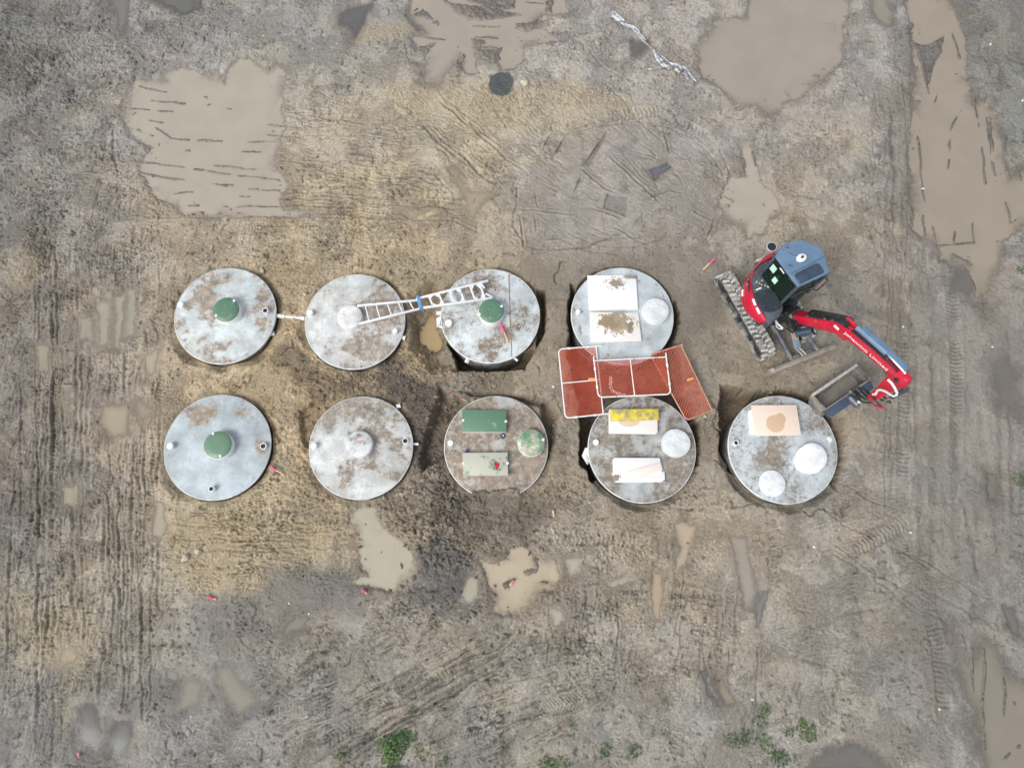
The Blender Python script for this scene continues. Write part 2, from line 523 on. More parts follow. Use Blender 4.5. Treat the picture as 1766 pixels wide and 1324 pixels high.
# ---- soft stained zones
def zone(pts, soft, mul=None, to=None, amt=1.0, wob=.25, flat=0.0, wet=0.0, dz=0.0):
    poly = gp(pts); sl = win(poly, soft + wob + .3)
    m = (1 - ss(-soft, soft, poly_sd(poly, sl, wob, 1.6))) * F32(amt)
    if mul: paint(sl, m, mul)
    if to: paint_to(sl, m * np.clip(1 + .35 * n_fine[sl] + .2 * n_mid[sl], .4, 1), lin(to))
    if flat: Z[sl] = Z[sl] * (1 - m * flat)
    if wet: WET[sl] = np.maximum(WET[sl], m * wet)
    if dz: Z[sl] += m * F32(dz)
zone([(0,0),(110,0),(60,90),(40,200),(0,260)], .5, mul=(.88,.89,.9))
zone([(0,330),(60,340),(50,420),(0,450)], .5, mul=(.86,.87,.89))
zone([(20,480),(80,490),(75,580),(20,600)], .3, mul=(.86,.87,.88))
zone([(1640,0),(1766,0),(1766,300),(1740,290),(1700,120)], .4, mul=(.86,.88,.86), wet=.4)
zone([(655,600),(700,620),(745,640),(765,660),(745,690),(735,770),(715,800),(705,740),(690,690),(650,660)], .12, to=(88,80,72), amt=.8, wob=.3)
zone([(480,590),(520,600),(560,640),(620,650),(600,680),(560,690),(500,660),(470,620)], .15, to=(98,88,74), amt=.65, wob=.4)
zone([(740,840),(940,850),(950,900),(880,930),(800,930),(740,900)], .2, to=(92,84,74), amt=.55, wob=.5)
zone([(720,960),(740,935),(790,935),(815,960),(800,1000),(790,1040),(760,1055),(725,1050),(715,1010)], .12, to=(86,88,88), amt=.62, wob=.45, wet=.3)
zone([(450,985),(600,980),(640,1010),(620,1060),(480,1060),(440,1030)], .25, to=(106,104,101), amt=.7, flat=.3)
zone([(330,1030),(440,1020),(460,1070),(400,1110),(330,1100)], .3, to=(112,109,105), amt=.6, wet=.4)
zone([(1180,280),(1250,300),(1240,400),(1160,420)], .4, mul=(.92,.92,.92), wet=.3)
zone([(900,440),(1240,430),(1250,560),(1180,640),(960,600),(940,520)], .25, to=(120,111,97), amt=.45, flat=.4, wet=.25)
zone([(1540,40),(1600,60),(1590,300),(1560,420),(1530,300)], .25, to=(118,112,104), amt=.5, wet=.4)
zone([(1190,480),(1250,470),(1250,560),(1200,560)], .25, to=(112,103,90), amt=.5, wet=.3)
zone([(1590,960),(1640,1000),(1640,1250),(1590,1230)], .25, to=(114,107,98), amt=.5, wet=.3)
zone([(270,880),(560,900),(560,960),(470,975),(440,1020),(330,1010),(280,960)], .2, to=(176,159,128), amt=.5, wob=.4)
zone([(0,430),(70,440),(90,480),(40,500),(0,520)], .2, to=(172,158,132), amt=.35, wob=.6)
zone([(20,1040),(120,1010),(180,1080),(120,1160),(40,1150)], .3, to=(176,163,134), amt=.5, wob=.5)
zone([(100,1150),(150,1140),(130,1240),(95,1300)], .2, to=(160,150,124), amt=.4, wob=.4)
zone([(600,30),(710,40),(690,75),(610,70)], .15, to=(170,154,124), amt=.5, wob=.3)
zone([(640,150),(1000,140),(1130,190),(900,230),(760,220)], .3, to=(180,164,134), amt=.45, wob=.4)
zone([(700,560),(745,620),(770,650),(730,655),(690,640)], .1, to=(170,150,118), amt=.6, wob=.25)
zone([(240,300),(330,340),(320,420),(240,400)], .3, to=(172,158,134), amt=.5, wob=.4)

zone([(844,130),(860,124),(880,126),(887,140),(882,158),(865,168),(848,160),(842,148)], .03, to=(70,77,82), amt=.92, wob=.10)
zone([(1590,470),(1766,480),(1766,1000),(1620,1040),(1590,800)], .5, to=(140,135,127), amt=.35, wob=.4, wet=.6, flat=.35)
zone([(460,990),(640,990),(700,1060),(640,1110),(470,1080)], .3, wet=.7, flat=.4, amt=.8)
zone([(900,430),(1240,440),(1250,560),(1170,640),(960,600)], .3, wet=.65, flat=.4, amt=.8)
zone([(1020,210),(1180,220),(1240,380),(1100,430),(920,420),(910,300)], .35, to=(150,144,136), amt=.4, wob=.3, wet=.55, flat=.5)
zone([(100,560),(270,560),(270,780),(110,780)], .3, wet=.6, amt=.7, wob=.4)
zone([(1400,1280),(1766,1250),(1766,1324),(1400,1324)], .3, wet=.6, amt=.7, wob=.4)
# ------------------------------------------------------------------ ground: ruts, tread prints, cracks
def rut(pts, w=.05, depth=.04, lip=.35, wob=.05, dark=.25, world_pts=None):
    poly = world_pts or gp(pts)
    sl = win(poly, w * 5 + .1)
    w = w * .72
    d, t, s, L = line_dist(poly, sl, wob, 2.2)
    d = d * (1 + .45 * n_mid[sl]) + F32(.014) * n_fine[sl] + F32(.008) * pn(X[sl] * 17, Y[sl] * 17, 305)
    fade = ss(0, .25, t) * (1 - ss(L - .25, L, t)) * (.50 + .50 * ss(-.25, .2, pn(X[sl] * 1.7, Y[sl] * 1.7, 300))) * (.75 + .5 * n_fine[sl])
    g = np.exp(-(d / w) ** 2)
    Z[sl] += fade * F32(depth) * (-g + F32(lip) * np.exp(-((d - 1.8 * w) / (.7 * w)) ** 2))
    paint(sl, fade * g * F32(dark / .25 * .28), (.55, .55, .56))  # rut floor darkened in the colour, shade painted along its depth
def tread(pts, w=.22, depth=.015, amp=.018, per=.085, chev=.5, wob=.03):
    poly = gp(pts); sl = win(poly, w + .1)
    d, t, s, L = line_dist(poly, sl, wob, 1.5)
    m = (1 - ss(w * .42, w * .55, d)) * ss(0, .1, t) * (1 - ss(L - .1, L, t)) * ss(-.35, .15, pn(X[sl] * 1.2, Y[sl] * 1.2, 310))
    q = np.sin(2 * np.pi * (t + chev * np.abs(s)) / per)
    Z[sl] += m * (F32(amp) * np.tanh(2.2 * q) * (.6 + .5 * n_mid[sl]) - F32(depth))
    paint(sl, m * (q < -.3) * .22, (.6, .6, .6))  # hollows between the cleats darkened, their shade painted in
    Z[sl] += F32(depth) * .8 * np.exp(-((d - w * .58) / .035) ** 2)
def crack(pts, w=.012, depth=.07, wob=.14):
    poly = gp(pts); sl = win(poly, .3)
    d, t, s, L = line_dist(poly, sl, wob, 3.5, 500)
    fade = ss(0, .12, t) * (1 - ss(L - .15, L, t)) * (.25 + .75 * ss(-.2, .2, pn(X[sl] * 2.2, Y[sl] * 2.2, 505)))
    g = np.exp(-(d / (w * (1.1 + .8 * n_mid[sl]) + .006)) ** 2) * fade
    Z[sl] -= g * F32(depth)
    paint(sl, g * .35, (.5, .47, .45))  # shade inside the crack painted into the soil colour

for r_ in [
    ([(88,460),(92,640),(90,800),(88,1000),(70,1150)], .05, .05), ([(198,430),(198,560),(196,640)], .03, .05), ([(215,430),(213,600),(214,700),(209,780),(205,900),(203,1010),(213,1100),(214,1230)], .035, .055),
    ([(178,880),(180,1000),(176,1130),(170,1220)], .045, .05), ([(226,850),(228,980)], .05, .05), ([(242,830),(246,930),(262,960)], .05, .05), ([(58,940),(54,1020)], .06, .05), ([(50,1090),(46,1150)], .06, .05),
    ([(240,430),(238,520),(242,600)], .03, .04), ([(255,560),(240,640),(228,720)], .04, .04), ([(150,520),(156,640),(150,760),(156,860)], .05, .03), ([(120,430),(128,560)], .05, .03), ([(235,880),(238,1010)], .03, .05),
    ([(204,180),(196,215),(195,260),(203,310)], .05, .05), ([(160,440),(158,520)], .04, .03),
    ([(220,370),(300,375),(420,372),(560,374),(700,378),(780,378),(825,400)], .03, .06), ([(500,352),(580,357),(700,354),(765,358),(800,380)], .03, .045), ([(480,235),(620,232),(700,245)], .03, .03), ([(540,200),(660,215),(760,205)], .03, .03),
    ([(760,175),(820,225),(850,250),(890,285),(915,300)], .05, .05), ([(790,260),(830,300),(860,322)], .06, .05), ([(700,290),(750,300),(780,330),(785,350)], .05, .04), ([(910,170),(950,205)], .04, .04),
    ([(540,1295),(640,1235),(740,1190),(830,1145),(905,1095)], .04, .06), ([(605,1250),(665,1218),(720,1168)], .03, .04), ([(600,1245),(670,1225),(760,1170)], .03, .04), ([(640,1262),(720,1205),(800,1150),(890,1115)], .05, .04),
    ([(700,1290),(830,1250),(930,1235)], .04, .035), ([(810,1280),(900,1238),(960,1225)], .03, .035), ([(860,1180),(960,1160),(1010,1150)], .03, .03), ([(1060,1170),(1110,1130),(1160,1110)], .05, .05),
    ([(1575,480),(1580,620),(1585,900)], .10, .03), ([(1608,480),(1612,700),(1606,980)], .12, .03), ([(1645,470),(1652,850)], .12, .03), ([(1690,700),(1720,900),(1735,1050)], .12, .035), ([(1660,850),(1690,1000)], .10, .03), ([(1740,560),(1750,900)], .10, .03),
    ([(1540,180),(1545,300),(1542,420)], .08, .05), ([(1560,130),(1568,300)], .07, .05), ([(1510,260),(1508,340)], .04, .04), ([(1530,640),(1532,800)], .05, .02),
    ([(1430,1010),(1540,1020),(1580,1060)], .03, .03), ([(1440,1140),(1450,1200)], .06, .04), ([(1360,1130),(1460,1160),(1570,1165)], .06, .03), ([(1450,1060),(1530,1045),(1585,1010)], .05, .03),
    ([(1150,930),(1165,1000),(1160,1050)], .05, .03), ([(1060,1020),(1130,1015),(1180,1022),(1260,1030)], .08, .05), ([(1100,1030),(1180,1045)], .06, .03), ([(1300,930),(1306,1000),(1290,1070)], .05, .05), ([(1240,1040),(1235,1110),(1240,1160)], .04, .04),
    ([(280,905),(370,905),(470,905)], .03, .03), ([(290,930),(360,928)], .03, .03), ([(590,300),(660,330),(700,350)], .03, .03), ([(600,210),(560,205),(690,200)], .02, .03),
    ([(910,437),(960,433),(1010,425),(1060,405)], .03, .05), ([(905,440),(890,470),(895,500)], .03, .03), ([(1210,430),(1235,400),(1250,360)], .03, .035), ([(1190,280),(1235,310),(1245,350)], .03, .03),
]:
    rut(*r_[:1], w=r_[1], depth=r_[2])

# long wheel marks in families
fr = np.random.RandomState(5)
def family(p0, p1, spread, n, w, d, wander=6, seg=6, dark=.25):
    (x0, y0), (x1, y1) = p0, p1
    L = math.hypot(x1 - x0, y1 - y0); nx, ny = -(y1 - y0) / L, (x1 - x0) / L
    for _ in range(n):
        o = fr.uniform(-spread, spread); a = fr.uniform(0, .55); b = min(1, a + fr.uniform(.25, .7))
        pts = []; ww = 0.
        for k in range(seg):
            t = a + (b - a) * k / (seg - 1); ww += fr.normal(0, wander / 3)
            pts.append((x0 + (x1 - x0) * t + nx * (o + ww), y0 + (y1 - y0) * t + ny * (o + ww)))
        rut(pts, w=w * fr.uniform(.6, 1.4), depth=d * fr.uniform(.6, 1.3), dark=dark)
family((165, 400), (165, 1324), 120, 17, .035, .05)
family((60, 560), (40, 1324), 40, 7, .035, .04)
family((225, 560), (215, 1250), 35, 8, .03, .05)
family((520, 1310), (920, 1075), 45, 15, .035, .05, 5)
family((700, 1310), (1010, 1180), 40, 8, .03, .04, 5)
family((230, 340), (830, 372), 45, 14, .03, .05, 5)
family((480, 250), (860, 300), 60, 10, .03, .04, 8)
family((1650, 440), (1660, 1080), 90, 10, .12, .03, 8, dark=.14)
family((1560, 100), (1550, 900), 22, 9, .05, .035, 5)
family((1100, 900), (1060, 1180), 120, 12, .03, .035, 12)
family((1400, 900), (1700, 1060), 120, 10, .04, .025, 10)
family((300, 905), (600, 900), 40, 10, .03, .04, 6)
family((720, 170), (900, 330), 50, 9, .035, .045, 8)
family((1000, 30), (1200, 220), 120, 10, .035, .03, 12)
family((20, 60), (330, 40), 60, 8, .04, .03, 10)
family((1260, 1000), (1250, 1230), 60, 8, .035, .035, 8)
for k in range(9):      # slewing marks round the patch where the machine turned
    rr = fr.uniform(90, 190); a0 = fr.uniform(0, 360); sp = fr.uniform(40, 110)
    rut([(1070 + rr * 1.05 * math.cos(R(a0 + sp * t / 7)), 335 + rr * .75 * math.sin(R(a0 + sp * t / 7))) for t in range(8)], w=.03, depth=.04)
rut([(902, 300), (890, 340), (885, 390), (905, 425), (960, 432), (1010, 425), (1075, 400)], w=.04, depth=.06)
rut([(1240, 250), (1258, 300), (1248, 350), (1215, 420)], w=.04, depth=.05)
for t_ in [
    ([(97,560),(95,680),(98,780),(96,880),(90,960)], .24, .09, .6), ([(205,430),(206,520)], .20, .09, 0.), ([(280,640),(272,740),(262,860),(255,930)], .22, .08, .5), ([(232,420),(236,600)], .2, .08, .3),
    ([(1015,1000),(1020,1040),(1023,1085)], .26, .13, .2), ([(952,1030),(958,1090)], .22, .12, .2), ([(790,1262),(900,1228),(1010,1205)], .35, .075, .7), ([(930,1100),(960,1160),(985,1200)], .4, .1, .4), ([(1080,1010),(1160,1020),(1250,1035)], .3, .12, .3),
    ([(470,1225),(525,1220)], .18, .07, 0.), ([(1605,1070),(1622,1120),(1628,1230)], .35, .10, .1), ([(1470,950),(1570,900)], .3, .1, .4), ([(350,395),(480,392)], .35, .08, .3), ([(520,395),(600,400)], .3, .09, .3), ([(690,400),(700,450)], .3, .1, .3),
    ([(560,1280),(680,1210),(800,1150)], .3, .09, .4), ([(1050,1130),(1060,1180)], .35, .1, .3), ([(970,930),(1060,925),(1120,940)], .3, .1, .4), ([(870,1080),(960,1110),(1040,1115)], .35, .11, .3), ([(580,100),(660,130)], .3, .1, .3), ([(380,60),(440,80)], .3, .1, .3), ([(1040,200),(1140,190),(1220,240)], .35, .11, .3),
    ([(1640,480),(1650,640),(1648,800)], .3, .1, .2), ([(1555,560),(1560,700),(1556,860)], .3, .1, .2), ([(1480,760),(1560,770)], .4, .12, .3),
]:
    tread(t_[0], w=t_[1], per=t_[2], chev=t_[3])
# prints of a bucket patted flat on the mud
pz = crop(860, 200, 4.415)
for q, mul, dz in [([(430,90),(530,130),(410,320),(330,260)], .80, -.02), ([(825,105),(825,160),(690,385),(635,370)], .80, -.03), ([(820,590),(990,610),(970,770),(800,690)], .74, -.035), ([(920,240),(1050,140),(1080,180),(950,270)], .82, -.02),
                   ([(620,420),(830,570),(790,690),(620,690)], 1.06, .01), ([(690,380),(810,180),(960,300),(930,380),(960,430),(900,570)], 1.06, .012), ([(430,320),(540,140),(640,170),(640,360),(520,370)], 1.05, .012),
                   ([(920,560),(980,500),(1000,540),(950,590)], .75, -.02), ([(360,780),(510,770),(520,930),(350,940)], .9, -.015), ([(150,690),(600,750),(600,920),(180,1000)], 1.03, .0), ([(1040,330),(1290,330),(1160,430)], 1.04, .01), ([(610,720),(780,730),(800,880),(620,880)], 1.06, .01), ([(860,840),(1080,700),(1100,850),(1000,920)], 1.0, .015)]:
    poly = gp(pz(q)); sl = win(poly, .2)
    m = 1 - ss(-.02, .025, poly_sd(poly, sl, .05, 2.5))
    Z[sl] = Z[sl] * (1 - .45 * m) + m * F32(dz)
    paint(sl, m, (mul, mul, mul * 1.01))
for q in [[(300,270),(520,380)], [(610,380),(820,560),(960,600)], [(680,690),(960,780)], [(840,820),(1060,950)], [(830,290),(880,340),(1080,520),(1240,670)], [(960,300),(1100,480)], [(1040,310),(1180,480),(1230,580)], [(640,430),(570,610)], [(640,390),(830,120)], [(120,700),(600,750)], [(340,940),(490,930)], [(1250,80),(1310,300)], [(330,260),(430,90)], [(410,320),(530,130)],
          [(160,720),(190,1000),(250,1040)], [(270,740),(290,900)], [(1420,690),(1650,800)], [(1250,400),(1400,470)], [(1000,880),(1120,720)], [(1100,640),(1300,560),(1420,590)], [(1260,90),(1500,60)]]:
    rut(pz(q), w=.036, depth=.06, lip=.7, wob=.02, dark=.42)

# ------------------------------------------------------------------ tank positions (needed for the pits)
TANKS = {}
for key, x0, x1, cy, zt in [('a1',301,475.5,543.5,.10), ('a2',526,698.6,553.5,.10), ('a3',760,931,543.8,.15), ('a4',985,1161.6,544,.15),
                            ('b1',283,466.6,770,.10), ('b2',533,712,771,.10), ('b3',766,945,770,.03), ('b4',1014,1200,773.5,.10), ('b5',1256,1443.7,774,.12)]:
    A_, B_ = P(x0, cy, zt), P(x1, cy, zt)
    TANKS[key] = ((A_ + B_) / 2, (B_.x - A_.x) / 2)

# ------------------------------------------------------------------ ground: excavated pits
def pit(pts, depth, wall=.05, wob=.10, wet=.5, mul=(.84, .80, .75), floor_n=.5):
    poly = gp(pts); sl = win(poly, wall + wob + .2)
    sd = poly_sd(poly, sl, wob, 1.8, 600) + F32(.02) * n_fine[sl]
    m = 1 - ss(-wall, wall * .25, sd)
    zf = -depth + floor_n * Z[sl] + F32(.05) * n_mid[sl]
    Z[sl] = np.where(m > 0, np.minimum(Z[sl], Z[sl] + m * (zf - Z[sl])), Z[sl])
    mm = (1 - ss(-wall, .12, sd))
    paint(sl, mm, mul)  # damp subsoil tone, with some of the pit's shade painted in
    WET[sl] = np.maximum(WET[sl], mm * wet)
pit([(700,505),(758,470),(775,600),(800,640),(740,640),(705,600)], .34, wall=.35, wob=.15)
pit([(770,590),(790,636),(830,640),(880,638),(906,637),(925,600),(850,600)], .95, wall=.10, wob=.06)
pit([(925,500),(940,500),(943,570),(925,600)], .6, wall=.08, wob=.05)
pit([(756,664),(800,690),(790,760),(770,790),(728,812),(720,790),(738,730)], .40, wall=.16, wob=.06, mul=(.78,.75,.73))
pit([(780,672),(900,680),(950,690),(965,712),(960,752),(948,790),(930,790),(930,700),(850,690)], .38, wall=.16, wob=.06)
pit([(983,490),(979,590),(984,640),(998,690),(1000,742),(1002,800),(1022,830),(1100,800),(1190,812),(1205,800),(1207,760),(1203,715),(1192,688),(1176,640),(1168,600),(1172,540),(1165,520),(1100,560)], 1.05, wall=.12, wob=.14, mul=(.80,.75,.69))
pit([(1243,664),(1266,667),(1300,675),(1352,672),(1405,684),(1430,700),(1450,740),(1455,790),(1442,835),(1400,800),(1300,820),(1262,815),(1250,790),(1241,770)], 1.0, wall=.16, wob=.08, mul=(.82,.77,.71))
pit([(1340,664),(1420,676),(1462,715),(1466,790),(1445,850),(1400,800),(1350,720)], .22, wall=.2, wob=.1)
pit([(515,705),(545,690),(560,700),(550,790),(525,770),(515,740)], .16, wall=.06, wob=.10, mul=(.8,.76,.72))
# moats of loose fill round every tank
moat = {'a1': (.26, .40), 'a2': (.24, .40), 'a3': (.30, .30), 'a4': (.75, .16), 'b1': (.22, .42), 'b2': (.20, .40), 'b3': (.16, .35), 'b4': (.30, .30), 'b5': (.40, .35)}
RADIAL = {}
for key, (c_, r_) in TANKS.items():
    gd, sw = moat[key]
    sl = win([(c_.x - r_, c_.y - r_), (c_.x + r_, c_.y + r_)], 1.2)
    x = X[sl] - c_.x; y = Y[sl] - c_.y
    e = np.hypot(x, y) - r_
    a = np.arctan2(y, x)
    k = .75 + .6 * pn(np.cos(a) * 2.2 + 9 + ord(key[1]) % 7, np.sin(a) * 2.2 + ord(key[0]), 640)
    g = np.clip(gd * k, .07, 2)
    zl = c_.z - g * (1 - ss(.0, sw, e + .05 * n_mid[sl])) + .9 * np.maximum(Z[sl], -.2) * ss(.0, .2, e)
    if key == 'b3':   # mud has slid over the lower rim of this lid
        over = ss(-.05, .25, (-y - .80) + .15 * n_mid[sl]) * (1 - ss(.5, .75, np.abs(x + .05 * n_mid[sl])))
    else:
        over = np.zeros_like(e)
    zz = np.where(e > 0, np.where(e < 1.0, np.minimum(Z[sl], zl + 5 * ss(sw, sw + .4, e)), Z[sl]), np.minimum(Z[sl], c_.z - .35))
    mudz = c_.z - .10 + .15 * over + .05 * n_mid[sl] + .03 * n_bil[sl]
    Z[sl] = np.where((over > .02) & (e > -.55) & (e < .3), np.maximum(zz, np.where(e < 0, mudz * over + (1 - over) * (c_.z - .3), mudz * over + (1 - over) * zz)), zz)
    paint(sl, (1 - ss(0, .22, e)) * .3, (.82, .77, .72))  # damp fill, plus shade painted into the colour close to the tank
for q in [[(500,565),(504,590),(498,608),(495,630)], [(545,695),(530,710),(519,733),(517,750),(524,766),(531,768)], [(482,745),(480,762),(472,776)], [(380,661),(400,666),(430,659)], [(905,690),(930,682),(950,684),(965,694),(968,715),(963,740),(962,765),(948,785)],
          [(962,688),(968,702),(964,718),(960,733)], [(1384,880),(1400,886),(1420,878),(1448,886),(1470,870)], [(1231,785),(1237,800),(1250,808),(1264,822)], [(941,545),(938,580),(931,620),(925,642)], [(1222,690),(1238,720),(1235,760)],
          [(500,600),(480,640),(460,655)], [(1250,870),(1290,868),(1340,885)], [(760,650),(790,640),(830,642)], [(1140,870),(1180,880),(1220,872)], [(985,440),(960,470),(955,500)], [(520,520),(505,540),(510,560)], [(1245,672),(1262,700),(1290,715)], [(640,640),(660,655),(690,650)]]:
    crack(q)

# ------------------------------------------------------------------ puddles: basins carved in the mud, filled with a level sheet of cloudy water
WATER = []
def basin(pts, col, level=-.02, depth=.05, wob=.10, wf=2.5, slope=.35, ridges=(), islands=(), murk=90, wetw=.28, soft=False, ridge_w=.023, seed=900):
    poly = gp(pts); sl = win(poly, .9); level -= .0008 * len(WATER)
    sd = poly_sd(poly, sl, wob, wf, seed) + F32(.02 if soft else .06 if wob > .035 else .015) * n_mid[sl] + F32(.012 if soft else .05 if wob > .035 else .015) * n_fine[sl]
    sv_ = slope * (.34 + .95 * ss(-.14, .12, fbm(X[sl], Y[sl], .9, 3, 957)))
    prof = np.clip(np.where(sd < 0, sd * sv_, sd * np.maximum(sv_, .15)), -depth, .035)
    if soft:
        rr_ = max(.1, min(.5, -.8 * float(sd.min())))
        prof = -depth * (1 - ss(-rr_, .05, sd)) + .004 + .02 * ss(.05, .3, sd)
    w = 1 - ss(-.02, .30, sd)
    rough = F32(.22) * (Z[sl] + .0) * ss(-.3, .1, sd) + F32(.004) * n_fine[sl]
    Z[sl] = Z[sl] * (1 - w) + w * (level + prof + rough)
    wv = F32(wetw) * np.clip(.75 + 2.2 * fbm(X[sl], Y[sl], .8, 3, 955), .08, 2.4)
    wm = 1 - ss(0, 1, sd / wv + .25 * n_mid[sl])
    WET[sl] = np.maximum(WET[sl], wm * .85)
    paint(sl, wm * .7, (.70, .66, .645))
    if not soft and wob > .06:      # crumbs and hoof-sized lumps standing out of the shallows
        lump = ss(.50, .72, pn((X[sl] + .05 * n_mid[sl]) * 6.5, (Y[sl] + .05 * n_fine[sl]) * 9.0, 961)) * ss(-.75, -.05, sd) * (sd < .05) * ss(.0, .22, fbm(X[sl], Y[sl], 1.2, 3, 967))
        Z[sl] += lump * F32(depth + .03)
        paint(sl, lump * .5, (.66, .65, .65))
    for r_ in ridges:
        pl = gp(r_); s2 = win(pl, .35)
        d, t, s, L = line_dist(pl, s2, .035, 2.2, 930)
        d = d + F32(.016) * n_fine[s2] + F32(.010) * pn(X[s2] * 19, Y[s2] * 19, 943)
        k = np.exp(-(d / (ridge_w * (1.05 + 1.3 * n_mid[s2] + .5 * n_patch[s2]).clip(.35, 2.6))) ** 2) * ss(0, .1, t) * (1 - ss(L - .1, L, t)) * ss(-.75, -.15, pn(X[s2] * 2.6, Y[s2] * 2.6, 940)) * (.9 + .6 * n_fine[s2])
        Z[s2] = np.maximum(Z[s2], level - depth + k * (depth + .045 + .02 * n_fine[s2]))
        WET[s2] = np.maximum(WET[s2], k); paint(s2, k * .7, (.55, .55, .56))
    for r_ in islands:
        pl = gp(r_); s2 = win(pl, .3)
        k = 1 - ss(-.04, .06, poly_sd(pl, s2, .10, 3.5, 950))
        Z[s2] = np.maximum(Z[s2], level - depth + k * (depth + .03 + .035 * n_bil[s2] + .03 * n_fine[s2]))
        WET[s2] = np.maximum(WET[s2], k * .8); paint(s2, k * .7, (.62, .62, .63))
    WATER.append((poly, sl, sd, level, col, murk))
z1 = crop(0, 0, 2.942); z2 = crop(580, 0, 2.942); z3 = crop(1166, 0, 2.942); z6 = crop(0, 874, 2.942); z7 = crop(580, 874, 2.942); z8 = crop(1166, 874, 2.942)
TAN = (192, 182, 167); PINK = (182, 172, 158); GREY = (150, 147, 140); CREAM = (198, 190, 170); SLATE = (124, 123, 120)
basin(z1([(690,390),(830,400),(820,360),(930,335),(1020,370),(1060,385),(1080,340),(1110,330),(1140,420),(1152,345),(1210,290),(1270,285),(1320,330),(1360,350),(1400,315),(1450,360),(1440,470),(1430,560),(1450,640),(1420,720),(1400,830),(1430,870),(1470,950),(1420,1010),(1440,1060),(1640,1072),(1600,1098),(1200,1102),(930,1088),(900,1050),(780,990),(740,920),(700,840),(760,740),(660,690),(620,600),(630,520)]), TAN, level=-.03, depth=.05,
      ridges=[z1(q) for q in [[(690,430),(780,455),(860,470)],[(560,540),(700,550),(890,566)],[(740,610),(840,620)],[(680,650),(790,692)],[(780,640),(860,695),(1000,712),(1140,715)],[(1240,715),(1440,720)],[(1340,630),(1600,660),(1760,690)],[(1340,680),(1440,690),(1640,722)],[(500,812),(760,825),(940,850)],[(965,852),(1150,880),(1400,912),(1530,940),(1600,990)],[(690,868),(820,900),(950,915)],[(1000,920),(1190,942)],[(1120,1045),(1500,1047),(1760,1055)],[(870,985),(990,970)],[(1250,955),(1430,968)],[(1070,835),(1330,862)],[(1200,995),(1310,995)],[(1390,583),(1640,625)],[(1140,543),(1190,550)],[(1210,770),(1340,770)],[(1020,482),(1055,502)],[(1040,540),(1075,525)],[(940,1040),(1020,1045)],[(750,505),(950,525)],[(930,760),(975,765)],[(1100,930),(1160,950)]]])
basin(z2([(370,-40),(1160,-40),(1180,75),(1080,78),(1010,100),(1070,150),(1150,200),(970,240),(950,310),(890,350),(840,355),(770,262),(700,240),(722,372),(650,380),(630,300),(560,380),(550,420),(480,430),(420,410),(450,360),(450,280),(500,220),(410,262),(380,190),(440,160),(370,90)]), PINK, level=-.02, depth=.045, wob=.12,
      ridges=[z2(q) for q in [[(680,130),(840,135)],[(690,190),(830,195)],[(700,240),(840,245)],[(910,135),(1080,110)],[(920,200),(1010,215)],[(930,245),(1010,255)],[(440,188),(565,205)],[(610,290),(625,360)],[(1060,0),(1090,80)],[(380,60),(420,30)],[(950,10),(1060,20)]]],
      islands=[z2(q) for q in [[(530,-10),(600,60),(680,100),(780,95),(940,75),(780,45),(700,30),(600,15)],[(640,-20),(900,-20),(900,40),(800,50),(680,10)],[(375,82),(440,45),(490,95),(440,90)],[(490,110),(510,100),(520,130)],[(370,110),(430,150),(400,160)],[(420,230),(495,228),(450,272),(430,265)],[(690,190),(740,200),(760,225),(700,230)], [(760,262),(840,240),(830,300),(790,330),(730,300)], [(910,120),(1080,100),(1085,130),(960,158),(915,145)], [(590,395),(640,300),(632,380),(610,430)], [(375,300),(440,330),(430,390),(380,370)], [(1060,0),(1100,0),(1090,70),(1065,50)]]], ridge_w=.026)
basin(z3([(380,-40),(890,-40),(885,90),(845,140),(862,200),(850,310),(780,390),(660,462),(640,500),(560,522),(520,572),(470,582),(400,540),(310,562),(268,500),(230,440),(130,390),(103,310),(92,250),(130,185),(190,108),(260,80),(350,80)]), (175, 166, 153), level=-.03, depth=.07, wob=.07, ridges=[z3(q) for q in [[(388,450),(415,452)],[(255,120),(275,90)],[(265,160),(280,165)],[(545,455),(590,495)]]])
basin([(1560,-12),(1640,-12),(1660,45),(1673,92),(1669,136),(1680,177),(1690,165),(1724,194),(1726,221),(1734,272),(1740,306),(1766,290),(1830,285),(1830,385),(1766,388),(1735,420),(1728,455),(1708,495),(1700,540),(1690,490),(1675,450),(1650,440),(1625,450),(1618,425),(1590,412),(1575,395),(1572,330),(1566,240),(1575,190),(1577,110),(1570,60)], (172, 161, 145), level=-.03, depth=.05, wob=.09,
      ridges=[[(1583,226),(1588,270),(1592,330),(1597,352)],[(1662,186),(1648,205),(1640,225),(1637,295)],[(1643,55),(1652,85),(1658,105)],[(1678,150),(1690,220)],[(1697,165),(1712,280),(1720,305)],[(1695,250),(1701,322)],[(1708,205),(1714,270)],[(1593,370),(1597,412)],[(1608,385),(1616,440)],[(1650,395),(1646,420)],[(1613,423),(1680,418),(1677,380)],[(1732,230),(1738,306)],[(1620,150),(1612,180)],[(1640,130),(1655,125)],[(1594,100),(1603,165)],[(1735,345),(1745,385),(1756,375)],[(1758,290),(1762,315)],[(1665,440),(1680,445)]],
      islands=[[(1575,72),(1600,78),(1628,62),(1625,85),(1612,110),(1600,150),(1590,110)],[(1560,30),(1575,40),(1570,62)]], ridge_w=.026)
basin(z3([(1000,-40),(1060,-40),(1112,70),(1100,135),(1060,140),(1010,95),(990,40)]), (168, 160, 146), level=-.02, depth=.03, soft=True)
